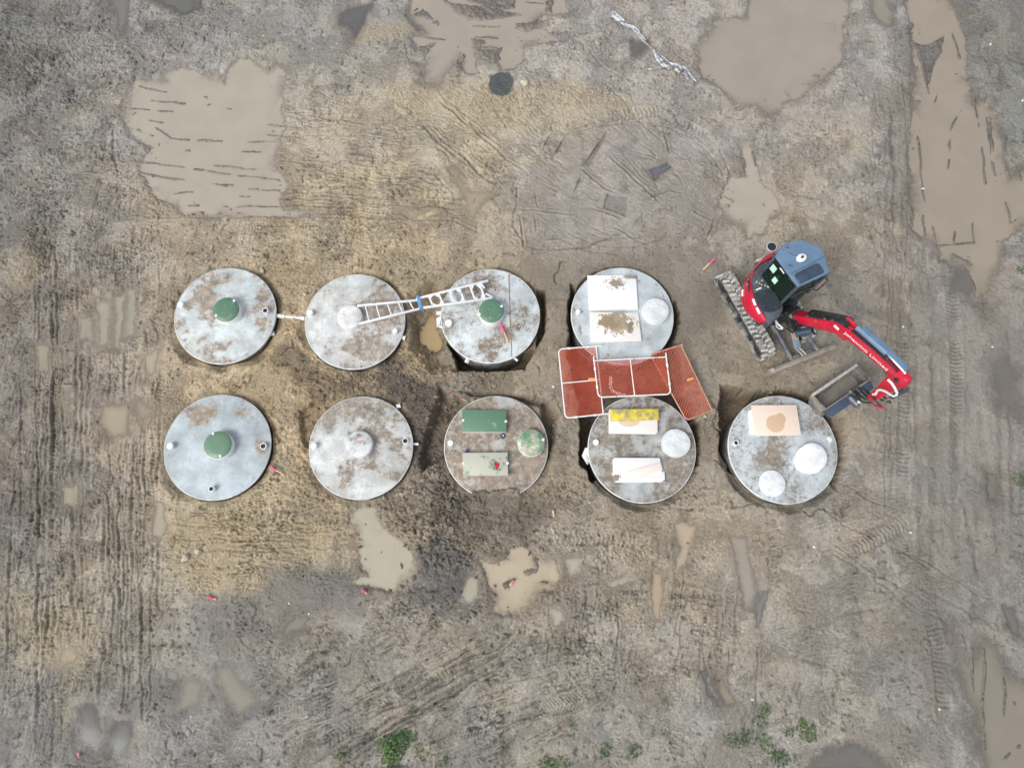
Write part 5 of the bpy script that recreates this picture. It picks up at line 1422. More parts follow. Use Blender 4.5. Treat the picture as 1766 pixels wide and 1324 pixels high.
# cab
RP = [P(x, y, 2.40) for x, y in zx([(890, 255), (925, 185), (990, 112), (1080, 62), (1250, 38), (1400, 75), (1552, 165), (1592, 270), (1640, 430), (1664, 500), (1220, 702)])]
mb = MB(); mb.loft([atz(shrink(RP, .985), 2.32), atz(RP, 2.35), atz(RP, 2.385), atz(shrink(RP, .975), 2.41)])
roof = mb.build('cab_roof', blue_grey, ex, smooth=40)
g0, g1 = P(*zx([(1105, 515)])[0], 2.412), P(*zx([(1590, 268)])[0], 2.412)
MB().box((g0 + g1) / 2, ((g1 - g0).length, .012, .006), frame(g1 - g0, UP)).build('roof_seam', charcoal, roof)
sk = [P(x, y, 2.43) for x, y in zx([(1172, 560), (1165, 525), (1185, 505), (1440, 375), (1490, 365), (1520, 378), (1588, 480), (1580, 500), (1265, 650), (1240, 655), (1225, 640)])]
MB().loft([atz(sk, 2.405), atz(sk, 2.425), atz(shrink(sk, .97), 2.432)]).build('skylight', mat('skylight_glass', (.045, .065, .10), .12, var=.25, scale=5), roof, smooth=50)
pb = P(*zx([(1268, 278)])[0], 2.46)
d_ = frame(P(*zx([(1310, 255)])[0], 2.46) - pb, UP)
mb = MB(); el = [pb + d_ @ Vector((.115 * math.cos(a) , .085 * math.sin(a), 0)) for a in (2 * math.pi * k / 24 for k in range(24))]
mb.loft([atz(el, 2.408), atz(el, 2.44), atz(shrink(el, .85), 2.45)]); bc = mb.build('beacon_base', clean_pl, roof, smooth=50)
MB().lathe((pb.x, pb.y, 2.449), [(.026, 0), (.026, .05), (.015, .06)], 14).build('beacon', black, bc)
for x, y in ((1060, 150), (1105, 405)):
    p_ = P(*zx([(x, y)])[0], 2.412)
    MB().tube([p_ + Vector((-.05, 0, 0)), p_ + Vector((0, .03, .01)), p_ + Vector((.04, -.01, 0))], .008, 6).build('grab_loop', charcoal, roof)
MB().tube([P(*w, 2.412) for w in zx([(985, 165), (1060, 200), (1130, 240), (1205, 258)])], .006, 6).build('beacon_cable', charcoal, roof)
shell = [p.copy() for p in shrink(RP, .965)]
nS = len(shell)
MB().loft([atz(shell, .72), atz(shell, 1.30)]).build('cab_shell', charcoal, ex, bevel=.02)
for i in (0, 4, 6, 9, 10):
    p = shell[i]
    MB().tube([(p.x, p.y, 1.28), (p.x, p.y, 2.34)], .038, 10).build('cab_pillar', charcoal, ex)
def pane(i, j, z0, z1, name='window', ins=.04):
    a, b = shell[i], shell[j]
    d = (b - a); L = d.length; d.normalize()
    a2, b2 = a + d * ins, b - d * ins
    n_ = Vector((d.y, -d.x, 0)) * .004
    mb = MB(); mb.loft([[Vector((a2.x, a2.y, z0)) - n_, Vector((b2.x, b2.y, z0)) - n_, Vector((b2.x, b2.y, z1)) - n_, Vector((a2.x, a2.y, z1)) - n_],
                        [Vector((a2.x, a2.y, z0)) + n_, Vector((b2.x, b2.y, z0)) + n_, Vector((b2.x, b2.y, z1)) + n_, Vector((a2.x, a2.y, z1)) + n_]])
    return mb.build(name, glass, ex), a2, b2, d
side, a2, b2, d = pane(10, 0, 1.33, 2.33)
out_n = Vector((d.y, -d.x, 0)); cen = ctr(shell)
if out_n.dot(a2 - cen) < 0: out_n = -out_n
paper = mat('mint_paper', (.50, .80, .66), .7, var=.05)
Ls = (b2 - a2).length
for t_, z_, w_, h_, m_ in ((.86, 2.0, .14, .24, paper), (.58, 1.76, .12, .21, paper), (.62, 2.24, .15, .05, clean_pl)):
    p_ = a2.lerp(b2, t_); p_ = Vector((p_.x, p_.y, z_)) + out_n * .012
    MB().box(p_, (w_, .004, h_), Matrix((d, out_n, UP)).transposed()).build('notice_sheet', m_, side)
MB().box((a2 + b2) / 2 * 1 + Vector((0, 0, 1.315 - a2.z)), (Ls, .05, .03), Matrix((d, out_n, UP)).transposed()).build('window_sill', charcoal, side)
fr_, a3, b3_, d3 = pane(9, 10, 1.0, 1.62, 'windscreen'); fr2, *_ = pane(9, 10, 1.66, 2.33, 'windscreen')
MB().box((a3 + b3_) / 2 + Vector((0, 0, 1.64 - a3.z)), ((b3_ - a3).length, .04, .035), Matrix((d3, Vector((-d3.y, d3.x, 0)), UP)).transposed()).build('windscreen_bar', charcoal, ex)
pane(6, 9, 1.33, 2.33); pane(4, 6, 1.33, 2.33); pane(0, 4, 1.5, 2.33)
sc_ = cen + (shell[2] - cen) * .25
MB().box(Vector((sc_.x, sc_.y, 1.42)), (.5, .5, .16), Matrix((u, v, UP)).transposed()).build('seat', mat('seat_fabric', (.03, .032, .035), .8), ex, bevel=.05)
MB().box(Vector((sc_.x, sc_.y, 1.72)) - u * .26, (.12, .46, .6), Matrix((u, v, UP)).transposed()).build('seat_back', mat('seat_fabric', (.03, .032, .035), .8), ex, bevel=.05)
# mirror
pm = P(*zx([(833, 132)])[0], 2.25)
MB().tube([Vector((shell[0].x, shell[0].y, 2.2)), P(*zx([(868, 190)])[0], 2.25), pm - UP * .02], .012, 8).build('mirror_arm', black, ex)
mr = MB().lathe((pm.x, pm.y, pm.z - .03), [(.09, 0), (.115, .03), (.11, .045), (.095, .046)], 24).build('mirror', mat('mirror_rim', (.65, .66, .66), .3, .5), ex)
MB().lathe((pm.x, pm.y, pm.z + .0155), [(.094, 0), (.09, .004)], 24).build('mirror_face', mat('mirror_glass', (.03, .035, .05), .08, .3, bmp=0), mr)
hp = [Vector((shell[9].x, shell[9].y, z)) + (shell[9] - cen).normalized() * o_ for z, o_ in ((1.5, .02), (1.55, .12), (2.1, .12), (2.2, .02))]
MB().tube(hp, .014, 8).build('grab_rail', black, ex)

# boom in its own upright plane
def ZA(x, y, z): return P(*za([(x, y)])[0], z)
B0, B2 = ZA(150, 130, 1.10), ZA(1345, 850, 2.42)
h_ = (B2 - B0); h_.z = 0; HL = h_.length; h_.normalize()
sv = Vector((-h_.y, h_.x, 0))                      # sideways
if sv.x < 0 or (sv.y < 0 and abs(sv.y) > abs(sv.x)): sv = -sv
K_ = ZA(590, 245, 2.05)
kl = (K_ - B0).dot(h_)
def BP(l, z, s=0.0): return B0 + h_ * l + UP * (z - B0.z) + sv * s
cl = [(-.06, 1.05, .11, .12), (.15, 1.36, .10, .12), (kl * .62, 1.72, .10, .14), (kl, 2.05, .09, .17), (kl + .25, 2.22, .09, .17), (kl + .7, 2.33, .085, .155), (HL - .25, 2.43, .08, .13), (HL + .04, 2.44, .075, .10)]
def sect(l, z, w, hh, i):
    l0, z0 = cl[max(0, i - 1)][:2]; l1, z1_ = cl[min(len(cl) - 1, i + 1)][:2]
    t = (h_ * (l1 - l0) + UP * (z1_ - z0)).normalized(); n_ = t.cross(sv); n_ = n_ if n_.z > 0 else -n_
    c = BP(l, z)
    return [c - sv * w - n_ * hh, c + sv * w - n_ * hh, c + sv * w + n_ * hh, c - sv * w + n_ * hh]
boom = MB().loft([sect(*k, i) for i, k in enumerate(cl)]).build('boom', red, ex, bevel=.012, smooth=30)
def top_of(l, extra=0.0, s=0.0):
    for i in range(len(cl) - 1):
        if l <= cl[i + 1][0] or i == len(cl) - 2:
            t = (l - cl[i][0]) / (cl[i + 1][0] - cl[i][0])
            return BP(l, cl[i][1] + (cl[i + 1][1] - cl[i][1]) * t + cl[i][3] + (cl[i + 1][3] - cl[i][3]) * t + extra, s)
# lettering on the side towards the drone
near = -1 if (-sv).dot(Vector((0, 0, 0)) - B0) > 0 else 1
fc = bpy.data.curves.new('boom_lettering', 'FONT'); fc.body = 'Johannink Limited'; fc.size = .135; fc.extrude = .003; fc.align_x = 'CENTER'; fc.align_y = 'CENTER'
fo = bpy.data.objects.new('tmp', fc); COL.objects.link(fo)
bpy.context.view_layer.update()
fm = bpy.data.meshes.new_from_object(fo.evaluated_get(bpy.context.evaluated_depsgraph_get()))
bpy.data.objects.remove(fo)
w_t = max(v_.co.x for v_ in fm.vertices) - min(v_.co.x for v_ in fm.vertices)
la, lb = kl + .15, HL - .26
sx_ = (lb - la) / w_t
t0_, t1_ = BP(la, 2.19), BP(lb, 2.42)
xd = (t1_ - t0_).normalized(); nd = sv * near; yd = nd.cross(xd)
if yd.z < 0: yd = -yd; 
cm = (t0_ + t1_) / 2 + nd * .092
org = world_origin(boom)
for v_ in fm.vertices: v_.co = cm + xd * (v_.co.x * sx_) + yd * v_.co.y + nd * v_.co.z - org
lo = bpy.data.objects.new('boom_lettering', fm); COL.objects.link(lo); lo.parent = boom; fm.materials.append(clean_pl)
p_ = BP(kl - .02, 2.08) + nd * .092
MB().box(p_, (.13, .006, .09), Matrix((xd, nd, yd)).transposed()).build('boom_sticker', clean_pl, boom, bevel=.002)
# guard and hoses on the first length, stick ram on the second
mb = MB()
gl = [.06 + (kl + .02) * i / 7 for i in range(8)]
for a_, b_ in zip(gl[:-1], gl[1:]):
    A_, B_ = top_of(a_, .05, .05), top_of(b_, .05, .05)
    mb.box((A_ + B_) / 2, ((B_ - A_).length + .03, .24, .14), frame(B_ - A_, UP))
mb.build('hose_guard', black, ex, bevel=.02)
for k, s_ in enumerate((-.07, -.03, .01, .05)):
    pts = [top_of(.1, .03, s_)] + [top_of(.1 + (HL - .5) * t, .03 + .012 * math.sin(t * 9 + k), s_ + .01 * math.sin(t * 7 + 2 * k)) for t in (.2, .35, .5, .65, .8, .95)]
    MB().tube(pts, .018, 8).build('boom_hose', hoseb, ex)
maroon = mat('dark_red_top_plate', (.13, .012, .028), .4, var=.2, mud=.15, mudscale=7)
mb = MB(); tl = [kl + .12 + (HL - kl - .2) * i / 5 for i in range(6)]
mb.loft([[top_of(l_, .001, -.07), top_of(l_, .001, .085), top_of(l_, .014, .085), top_of(l_, .014, -.07)] for l_ in tl])
mb.build('boom_top_plate', maroon, ex, bevel=.003)
c0_, c1_ = top_of(kl + .22, .10, .03), top_of(kl + .98, .10, .03)
MB().cyl(c0_, c1_, .065, seg=20).build('stick_ram', blue_grey, ex)
mb = MB(); A_, B_ = top_of(kl + .30, .15, .075), top_of(HL - .08, .17, .06)
mb.box((A_ + B_) / 2, ((B_ - A_).length, .13, .03), frame(B_ - A_, UP)); mb.build('ram_guard', blue_grey, ex, bevel=.01)
MB().box(top_of(kl + .1, .06, .07), (.3, .05, .14), frame(xd, UP)).build('ram_bracket', red2, ex, bevel=.01)
MB().cyl(c1_, top_of(HL - .04, .12, .0), .028, seg=14).build('ram_rod', chrome, ex)
MB().box(BP(kl + .16, 1.98), (.28, .18, .16), frame(xd, UP)).build('ram_mount', red2, ex, bevel=.02)
# boom ram under the boom, swing post, swing ram
MB().cyl(BP(.02, .85), BP(kl * .8, 1.62), .06, seg=18).build('boom_ram', black, ex)
MB().box(BP(-.08, .88), (.34, .30, .40), frame(h_, UP)).build('swing_post', black, ex, bevel=.04)
MB().box(UC * .45 + Vector((B0.x, B0.y, 0)) * .55 + UP * .75, (.8, .34, .26), frame(B0 - UC, UP)).build('swing_bracket', black, ex, bevel=.04)
s0, s1 = P(1372, 575, .7), P(1400, 570, .8)
MB().cyl(s0, s1, .09, seg=18).build('swing_ram', mat('dark_blue_steel', (.05, .075, .11), .4, .2), ex)
MB().tube([P(1338, 553, 1.0), P(1342, 559, 1.05), P(1350, 566, 1.0)], .022, 8).build('front_hose', hosem, ex)
MB().tube([P(1338, 555, .95), P(1339, 563, .95), P(1344, 567, .95), P(1349, 567.5, .95)], .012, 8).build('front_hose', hosem, ex)
for k, (a_, b_, c_) in enumerate((((1365, 560), (1376, 568), (1384, 560)), ((1356, 566), (1368, 574), (1376, 562)), ((1375, 545), (1372, 556), (1380, 566)), ((1399, 562), (1405, 576), (1400, 570)), ((1362, 548), (1366, 556), (1374, 552)))):
    MB().tube([P(*a_, .95), P(*b_, 1.12), P(*c_, 1.0)], .018, 8).build('pivot_hose', hoseb, ex)
# stick hanging almost straight down
S0 = BP(HL - .02, 2.42); S1 = P(1503, 687, .82)
S1 = Vector((S1.x, S1.y, .82))
td = (S1 - S0).normalized(); fd = h_ - td * h_.dot(td); fd.normalize()
sw = td.cross(fd)
mb = MB()
prof_s = [(-.22, -.10, .16), (.0, -.20, .22), (.25, -.18, .17), (.8, -.13, .12), (1.35, -.10, .09), ((S1 - S0).length + .04, -.08, .08)]
def SP(t, f, s): return S0 + td * t + fd * f + sw * s
mb.loft([[SP(t, a_, -.075), SP(t, b_, -.075), SP(t, b_, .075), SP(t, a_, .075)] for t, a_, b_ in prof_s])
stick = mb.build('stick', red2, ex, bevel=.012)
MB().cyl(SP(0, 0, -.12), SP(0, 0, .12), .05, seg=16).build('stick_pin', black, stick)
hz = [ZA(*w, z_) for w, z_ in zip(((1195, 868), (1240, 912), (1275, 965), (1302, 1020), (1300, 1050), (1262, 1066), (1220, 1045), (1165, 1008), (1110, 990), (1075, 992), (1060, 1012), (1050, 1038), (1015, 1046)), (2.52, 2.55, 2.5, 2.4, 2.3, 2.2, 2.1, 2.0, 1.85, 1.75, 1.65, 1.55, 1.45))]
MB().tube(hz, .026, 10).build('stick_hose', hosem, ex)
# bucket ram behind the stick, links, hitch
MB().cyl(SP(.15, .26, 0), SP(.85, .22, 0), .055, seg=16).build('bucket_ram', charcoal, ex)
MB().cyl(SP(.85, .22, 0), SP(1.25, .20, 0), .028, seg=12).build('bucket_ram_rod', chrome, ex)
for s_ in (-.10, .10):
    MB().box(SP(1.32, .10, s_), (.30, .07, .025), frame(fd + td * .1, sw)).build('bucket_link', black, ex, bevel=.008)
    MB().box(SP(1.42, .22, s_), (.34, .06, .025), frame(td * .8 - fd * .5, sw)).build('bucket_link', black if s_ < 0 else red2, ex, bevel=.008)
# bucket, curled so that its mouth faces up
LA, LB = ZA(290, 1062, .56), ZA(822, 702, .56)
KA, KB = ZA(525, 1135, .62), ZA(945, 852, .62)
OA, OB = ZA(540, 1280, .60), ZA(1022, 872, .60)
LB = LA + (LB - LA); wdir = (LB - LA).normalized()
fwd = ((KA + KB) / 2 - (LA + LB) / 2); fwd = fwd - wdir * fwd.dot(wdir); fw_l = fwd.length; fwd.normalize()
gzb = zg(*((LA + KB) / 2)[:2])
def BK(a, f, z, Wd=(LB - LA).length): return LA + wdir * (a * Wd) + fwd * f + UP * (z - LA.z)
FW = fw_l
profB = [(-.01, .56), (.02, .40), (.10, .20), (.22, .09), (.36, .07), (.50, .16), (FW + .02, .36), (FW + .04, .60), (FW + .23, .50), (FW + .26, .40)]
profO = [(-.035, .56), (-.01, .38), (.08, .17), (.21, .06), (.37, .04), (.52, .13), (FW + .08, .28), (FW + .20, .36)]
mb = MB()
inner = profB[:8]
outer = [(-.035, .565), (-.012, .385), (.08, .175), (.205, .062), (.37, .042), (.525, .14), (FW + .05, .345), (FW + .065, .605)]
loopA = [BK(0, f, z) for f, z in inner] + [BK(0, f, z) for f, z in reversed(outer)]
loopB = [BK(1, f, z) for f, z in inner] + [BK(1, f, z) for f, z in reversed(outer)]
mb.loft([loopA, loopB], caps=False)
for a_, d_ in ((0, .02), (1, -.02)):
    W_ = (LB - LA).length
    o1 = [BK(a_, f, z) for f, z in outer]
    o2 = [p + wdir * d_ for p in o1]
    mb.loft([o1, o2])
bucket = mb.build('bucket', bucket_m, ex, smooth=40)
MB().loft([[BK(a_, -.05, .55), BK(a_, -.05, .585), BK(a_, .015, .585), BK(a_, .015, .55)] for a_ in (-.01, 1.01)]).build('cutting_edge', galv, bucket, bevel=.004)
mb = MB()
for k in range(9):
    a_ = .03 + k * .106; s_ = .05 * (.6 + .8 * random.random())
    mb.loft([[BK(a_, .0, .55), BK(a_ + .09, .0, .55), BK(a_ + .09, .012, .54), BK(a_, .012, .54)], [BK(a_ + .03, .03, .55 - s_ * 2.2), BK(a_ + .05, .03, .55 - s_ * 2.2), BK(a_ + .05, .036, .55 - s_ * 2.2), BK(a_ + .03, .036, .55 - s_ * 2.2)]])
mb.build('mud_drips', mat('pale_mud', (.50, .49, .46), .7), bucket)
mb = MB(); mb.loft([[BK(a_, FW + .065, .60), BK(a_, FW + .07, .62), BK(a_, FW + .27, .50), BK(a_, FW + .26, .40), BK(a_, FW + .07, .36)] for a_ in (.0, .97)])
mb.build('bucket_back', mat('back_steel', (.07, .10, .15), .38, .4, var=.2, mud=.22, mudscale=5), bucket, bevel=.01)
mp_ = []
for i in range(7):
    for j in range(7):
        a_ = .03 + .94 * i / 6; f_ = .10 + .40 * j / 6
        mp_.append(BK(a_, f_, .16 + .02 * math.sin(i * 2 + j) + .05 * (1 - a_) + .0))
fs = [(i * 7 + j, i * 7 + j + 1, (i + 1) * 7 + j + 1, (i + 1) * 7 + j) for i in range(6) for j in range(6)]
mb = MB(); mb.add(mp_, fs); n0 = len(mb.v); mb.add([p - UP * .03 for p in mp_], fs)
mb.build('wet_load', mat('wet_silt', (.20, .185, .16), .3, var=.12, scale=4), bucket)
# tilting hitch between stick and bucket
HC = P(1478, 686, .66)
for dx, dy, dz, r_, l_ in ((0, 0, 0, .075, .34), (.10, -.04, .10, .055, .30), (-.12, .02, .02, .06, .24), (.16, .06, .14, .05, .26), (-.02, -.13, .04, .055, .2)):
    c = HC + wdir * dx + fwd * dy + UP * dz
    MB().cyl(c - fwd * l_ / 2, c + fwd * l_ / 2, r_, seg=16).build('hitch_ram', steel if r_ > .055 else black, ex)
MB().box(HC + fwd * .02 - UP * .02, (.34, .30, .12), frame(wdir, UP)).build('hitch_body', charcoal, ex, bevel=.03)
A_ = S1 - UP * .02
MB().box((A_ + HC) / 2, ((A_ - HC).length + .1, .20, .16), frame(A_ - HC, UP)).build('hitch_neck', black, ex, bevel=.03)
MB().lathe((HC.x - .02, HC.y - .12, .74), [(.035, 0), (.03, .02)], 12).build('hitch_pin', clean_pl, ex)
for k in range(4):
    c = HC + wdir * (-.1 + .09 * k) + UP * (.08 + .02 * k)
    MB().tube([c - fwd * .12, c + UP * .09, c + fwd * .16 + wdir * .08], .013, 7).build('hitch_hose', hoseb, ex)

# ------------------------------------------------------------------ pegs, plastic, stones, weeds
wood = mat('raw_timber', (.62, .42, .24), .7, var=.15)
pinkw = mat('pink_dipped_timber', (.80, .08, .25), .6, var=.1)
def peg(tip, base, label, zt=None, zb_=None, frac=.45, w=.038, support=None):
    A_ = onground(*tip) if support is None else P(*tip, support)
    B_ = onground(*base) if support is None else P(*base, support)
    A_ = A_ + UP * (.05 if zt is None else zt); B_ = B_ + UP * (.025 if zb_ is None else zb_)
    t = thing('survey_peg', B_ - UP * .02, label, 'wooden peg', 'pink tipped survey pegs')
    M_ = A_.lerp(B_, frac)
    M = frame(B_ - A_, UP)
    MB().box((M_ + B_) / 2, ((M_ - B_).length, w, w * .8), M).build('peg_shaft', wood, t, bevel=.004)
    MB().box((M_ + A_) / 2, ((M_ - A_).length, w * 1.03, w * .83), M).build('painted_tip', pinkw, t, bevel=.004)
peg((1231.5, 448.5), (1212, 466), 'pink tipped wooden peg on the mud near the excavator tracks', zt=.12)
peg((467, 805), (491, 819), 'pink tipped wooden peg beside the cleanest tank', zt=.08)
peg((863, 558), (877, 592), 'pink topped stake lying on the tank with the gusseted ladder end', support=TANKS['a3'][0].z, zt=.03, zb_=.022, frac=.5)
peg((358, 1028.5), (374, 1033), 'small pink peg at the edge of dark mud, lower left', frac=.7)
peg((625, 1016), (633, 1023), 'short red topped peg below the long cream puddle', zt=.08, frac=.7)
peg((886, 1000), (879, 1009), 'red topped peg standing in the puddle below the hatched tank', zt=.10, frac=.6)
peg((953.5, 879), (955, 891), 'pale bare wooden peg between the tanks and the lower puddles', frac=.1)
peg((794, 688.5), (805, 691), 'pale pink stick beside the rim of the tank with green hatches', frac=.3, w=.03)
peg((141, 1304), (136, 1298), 'tiny red topped peg at the lower left corner', zt=.08, frac=.6)
# torn plastic wrap
pw = mat('clear_plastic_wrap', (.62, .655, .68), .2, var=.35, scale=12, bmp=.8)
nt = pw.node_tree
tr = N(nt, 'ShaderNodeBsdfTransparent'); mx = N(nt, 'ShaderNodeMixShader')
nt.links.new(math_(nt, 'ADD', .25, math_(nt, 'MULTIPLY', ramp(nt, noise(nt, 9, 5, .6), .42, .62), .65)), mx.inputs[0])
nt.links.new(tr.outputs[0], mx.inputs[1]); nt.links.new(nt.nodes['Principled BSDF'].outputs[0], mx.inputs[2])
nt.links.new(mx.outputs[0], [x for x in nt.nodes if x.type == 'OUTPUT_MATERIAL'][0].inputs['Surface'])
zw = crop(1040, 10, 9.459)
def strip(pts, w, ph):
    pts = zw(pts)
    vs, fs = [], []
    for i, ((x, y), ww) in enumerate(zip(pts, w)):
        p = onground(x, y, .02)
        a = onground(*pts[max(0, i - 1)]); b = onground(*pts[min(len(pts) - 1, i + 1)])
        d = (b - a); d.z = 0; d.normalize(); n_ = Vector((-d.y, d.x, 0))
        for k in range(6):
            f = (k / 5 - .5)
            vs.append(p + n_ * (f * ww) + UP * (.03 + .035 * math.sin(k * 2.4 + i * 1.3 + ph) + .02 * random.random()))
    for i in range(len(pts) - 1):
        for k in range(5): fs.append((i * 6 + k, i * 6 + k + 1, (i + 1) * 6 + k + 1, (i + 1) * 6 + k))
    return vs, fs
mb = MB()
mb.add(*strip([(120, 100), (160, 160), (230, 215), (300, 260), (360, 310), (440, 350), (500, 400), (560, 450), (620, 520), (680, 590), (740, 670), (800, 740), (850, 810), (900, 880), (960, 940), (1010, 1000), (1080, 1030), (1140, 1010)],
               [.12, .2, .18, .15, .12, .14, .12, .14, .10, .08, .05, .05, .08, .13, .16, .14, .12, .08], 0))
mb.add(*strip([(840, 780), (920, 820), (1000, 880), (1060, 930), (1110, 970), (1180, 990), (1240, 1000), (1290, 1050), (1240, 1105), (1170, 1050)], [.03, .03, .03, .04, .08, .08, .07, .06, .05, .06], 2))
mb.add(*strip([(1280, 1010), (1340, 1050), (1400, 1120), (1450, 1180), (1520, 1260)], [.06, .05, .04, .03, .04], 1))
mb.add(*strip([(1010, 1035), (900, 1042), (800, 1050), (720, 1050), (715, 1000), (715, 960)], [.03, .03, .03, .02, .02, .02], 3))
mb.add(*strip([(1330, 1090), (1360, 1150), (1380, 1230)], [.10, .08, .05], 4))
q = onground(1125, 85)
o = mb.build('plastic_wrap', pw, None, loc=(q.x, q.y, q.z), smooth=60)
sm = o.modifiers.new('thickness', 'SOLIDIFY'); sm.thickness = .004
tag(o, 'torn strip of clear plastic wrap trailing over the mud near the round puddle', 'plastic wrap')
# stones
stone_m = mat('pale_stone', (.46, .41, .32), .8, var=.2, scale=9)
white_st = mat('white_pebble', (.74, .74, .72), .6, var=.1)
def stone(name, px, py, s, m, label, group, sq=.6):
    q = onground(px, py)
    bm = bmesh.new(); bmesh.ops.create_icosphere(bm, subdivisions=2, radius=1)
    r1, r2, r3 = random.random() * 6, random.random() * 6, random.random() * 6
    for v_ in bm.verts:
        k = 1 + .22 * math.sin(v_.co.x * 3 + r1) + .16 * math.sin(v_.co.y * 4 + r2) + .1 * math.sin(v_.co.z * 5 + r3)
        v_.co = Vector((v_.co.x * k * s, v_.co.y * k * s * (.6 + .3 * math.sin(r1)), v_.co.z * k * s * sq))
    me = bpy.data.meshes.new(name); bm.to_mesh(me); bm.free()
    me.materials.append(m); o = bpy.data.objects.new(name, me); COL.objects.link(o)
    o.location = (q.x, q.y, q.z + s * .2); o.rotation_euler.z = r3
    tag(o, label, 'stone', group)
for px, py, s, lb in ((320, 963, .11, 'pale stone left of a second one below the lower left tank'), (341, 950, .09, 'long pale stone right of another below the lower left tank'), (452, 466, .09, 'tan stone at the upper right of the first upper tank'), (380, 916, .10, 'flat tan stone in the pale mud below the lower left tank'),
                      (283, 465, .06, 'dark small stone left of the first upper tank'), (1215, 718, .05, 'tan stone just right of the slanted mesh panel'), (905, 145, .13, 'pale lump of clay beside the dark round patch'), (1004, 965, .07, 'pale stone right of the lower middle puddle'), (1448, 910, .05, 'small stone below the tank by the bucket')):
    stone('stone', px, py, s, stone_m, lb, 'loose stones on the mud')
for px, py, s in ((1583, 221, .05), (1592, 326, .04), (1557, 564, .035), (1711, 598, .025), (1708, 77, .03), (1404, 943, .035), (1298, 1205, .04), (1216, 1076, .025), (529, 1235, .035), (499, 1040, .025), (62, 724, .03), (707, 1167, .025), (955, 667, .035), (455, 62, .03), (581, 76, .025), (1345, 909, .025), (1763, 174, .03), (668, 644, .03), (1620, 1222, .03), (533, 1058, .025), (1570, 918, .03), (330, 1235, .03)):
    stone('white_pebble', px, py, s, white_st, 'tiny white pebble lying on the wet ground', 'white pebbles dotted over the site', .8)
# weeds
leafm = []
for nm, c1, c2 in (('weed_leaf_bright', (.045, .10, .025), (.12, .20, .06)), ('weed_leaf_dark', (.035, .075, .025), (.085, .145, .05)), ('weed_leaf_olive', (.08, .12, .03), (.15, .20, .06))):
    m, nt, b = nodes_of(nm)
    ge = N(nt, 'ShaderNodeNewGeometry')
    nt.links.new(mixc(nt, ge.outputs['Random Per Island'], c1, c2), b.inputs['Base Color']); b.inputs['Roughness'].default_value = .45
    leafm.append(m)
def weed(spots, n, label, mi=0, ls=.045):
    q0 = onground(*spots[0][:2])
    mb = MB()
    tot = sum(s[2] ** 2 for s in spots)
    for px, py, rad in spots:
        q = onground(px, py)
        for _ in range(max(6, int(n * rad ** 2 / tot))):
            a = random.random() * 6.283; r_ = rad * random.random() ** .6
            x, y = q.x + math.cos(a) * r_, q.y + math.sin(a) * r_
            z = zg(x, y) + .01 + random.random() * .12 * (1 - r_ / rad * .7)
            d = Vector((math.cos(a + random.gauss(0, 1)), math.sin(a + random.gauss(0, 1)), random.gauss(.1, .35))).normalized()
            L = ls * (.35 + 1.0 * random.random() ** 1.5); w = L * (.28 + .2 * random.random())
            sd3 = d.cross(UP + Vector((random.gauss(0, .5), random.gauss(0, .5), 0))).normalized()
            p = Vector((x, y, z)); n_ = sd3.cross(d)
            if mb.v and random.random() < 2: mb.add([p, p + Vector((.002, 0, 0)), Vector((q.x, q.y, zg(q.x, q.y) - .01))], [(0, 1, 2)])
            mb.add([p, p + d * L * .35 + sd3 * w + n_ * L * .08, p + d * L * .75 + sd3 * w * .7 + n_ * L * .06, p + d * L, p + d * L * .75 - sd3 * w * .7 + n_ * L * .06, p + d * L * .35 - sd3 * w + n_ * L * .08], [(0, 1, 2, 3, 4, 5)])
    o = mb.build('weed_clump', leafm[mi], None, loc=(q0.x, q0.y, q0.z), smooth=0)
    tag(o, label, 'weed', 'green weeds growing in the mud')
weed([(683,1282,.26),(672,1298,.18),(697,1274,.18),(668,1284,.18),(680,1297,.18)], 800, 'largest bright green weed clump at the bottom edge, left of centre', 0, .05)
weed([(713,1268,.10),(714,1278,.07)], 60, 'small narrow weed right of the largest clump', 0, .04)
weed([(720,1289,.11),(722,1300,.10)], 60, 'sparse pale weed just below the narrow one', 2, .04)
weed([(672,1315,.16),(682,1322,.14)], 140, 'weed cut by the bottom edge under the largest clump', 1, .045)
weed([(594,1299,.15)], 55, 'thin olive weed left of the largest clump', 2, .04)
weed([(709,1224,.06)], 30, 'tiny green weed above the largest clump', 0, .035)
weed([(644,1262,.06)], 24, 'tiny sprig at the upper left of the largest clump', 2, .035)
weed([(762,1315,.14)], 60, 'olive weed at the bottom edge between the two green groups', 2, .04)
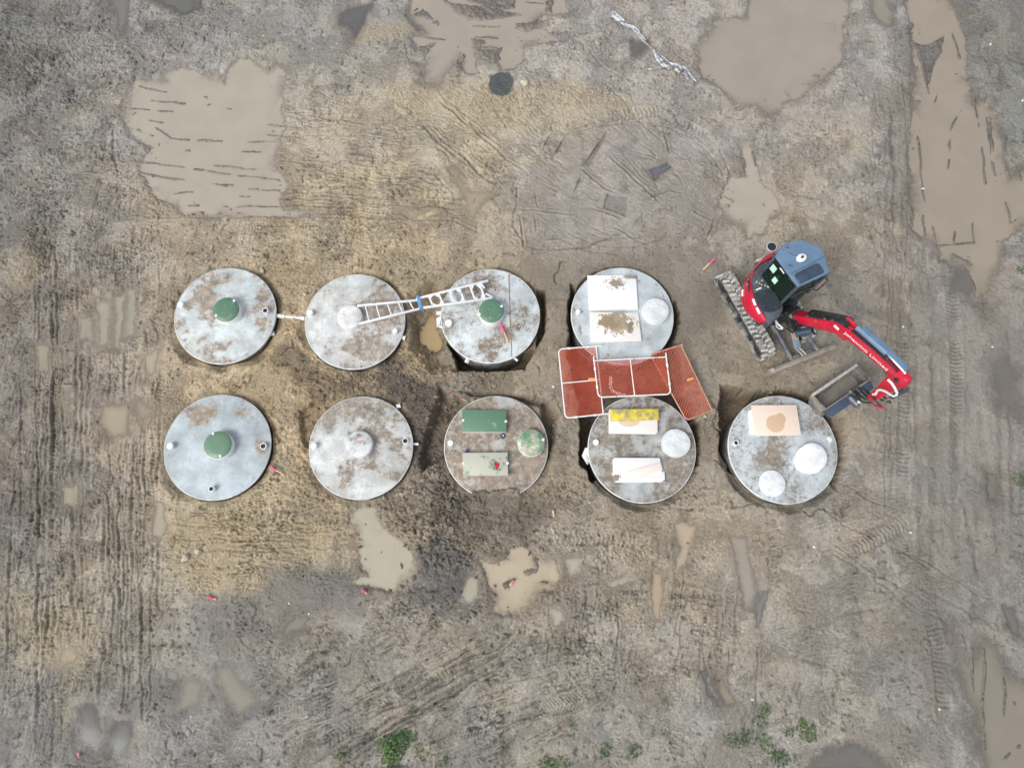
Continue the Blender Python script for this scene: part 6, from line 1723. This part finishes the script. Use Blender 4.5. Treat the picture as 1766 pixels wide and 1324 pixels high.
weed([(942,1319,.15),(968,1318,.18),(955,1321,.15)], 190, 'green weed cut by the bottom edge near the middle', 0, .045)
weed([(988,1253,.08),(984,1244,.05)], 40, 'small weed above the bottom middle weed', 1, .035)
weed([(1045,1290,.13),(1040,1296,.08)], 70, 'dark green weed right of the bottom middle weed', 1, .04)
weed([(1096,1294,.13)], 70, 'round dark weed at the bottom beside the reddish soil', 1, .04)
weed([(1144,1208,.08)], 26, 'olive sprig standing alone above the round dark weed', 2, .035)
weed([(1150,1262,.07)], 24, 'olive sprig to the right of the round dark weed', 2, .035)
weed([(1312,1228,.16),(1305,1243,.12),(1318,1220,.10)], 130, 'loose green weed standing highest in the bottom right group', 0, .045)
weed([(1390,1258,.20),(1397,1268,.13),(1382,1250,.13)], 180, 'green weed at the right end of the bottom right group', 0, .045)
weed([(1360,1262,.10)], 40, 'small dark weed between the two upper weeds at the bottom right', 1, .04)
weed([(1282,1268,.18),(1288,1275,.12),(1257,1276,.14),(1269,1274,.16)], 190, 'wide green weed at the left end of the bottom right group', 1, .045)
weed([(1310,1270,.14),(1320,1282,.14),(1330,1292,.10)], 120, 'trailing green weed in the middle of the bottom right group', 0, .045)
weed([(1345,1307,.18),(1340,1300,.10),(1372,1310,.10)], 150, 'round green weed lowest in the bottom right group', 1, .045)
weed([(1761,826,.16),(1766,832,.14)], 130, 'green weed at the right edge, level with the tanks', 0, .045)
weed([(1764,113,.12)], 50, 'green weed at the upper right edge', 0, .04)
weed([(1760,466,.10)], 40, 'small weed at the right edge beside the long puddle end', 0, .04)
weed([(95,100,.22),(88,112,.12)], 45, 'faint sparse green growth at the upper left', 0, .035)
weed([(143,148,.16)], 30, 'second faint green growth lower at the upper left', 0, .035)
weed([(462,1229,.06)], 25, 'tiny sprig right of the pale puddle at the lower left', 0, .035)
weed([(1500,396,.10)], 30, 'thin olive tuft above the excavator to its right', 2, .035)
weed([(30,1194,.06),(25,1197,.05)], 18, 'tiny sprig at the left edge near the bottom', 2, .035)
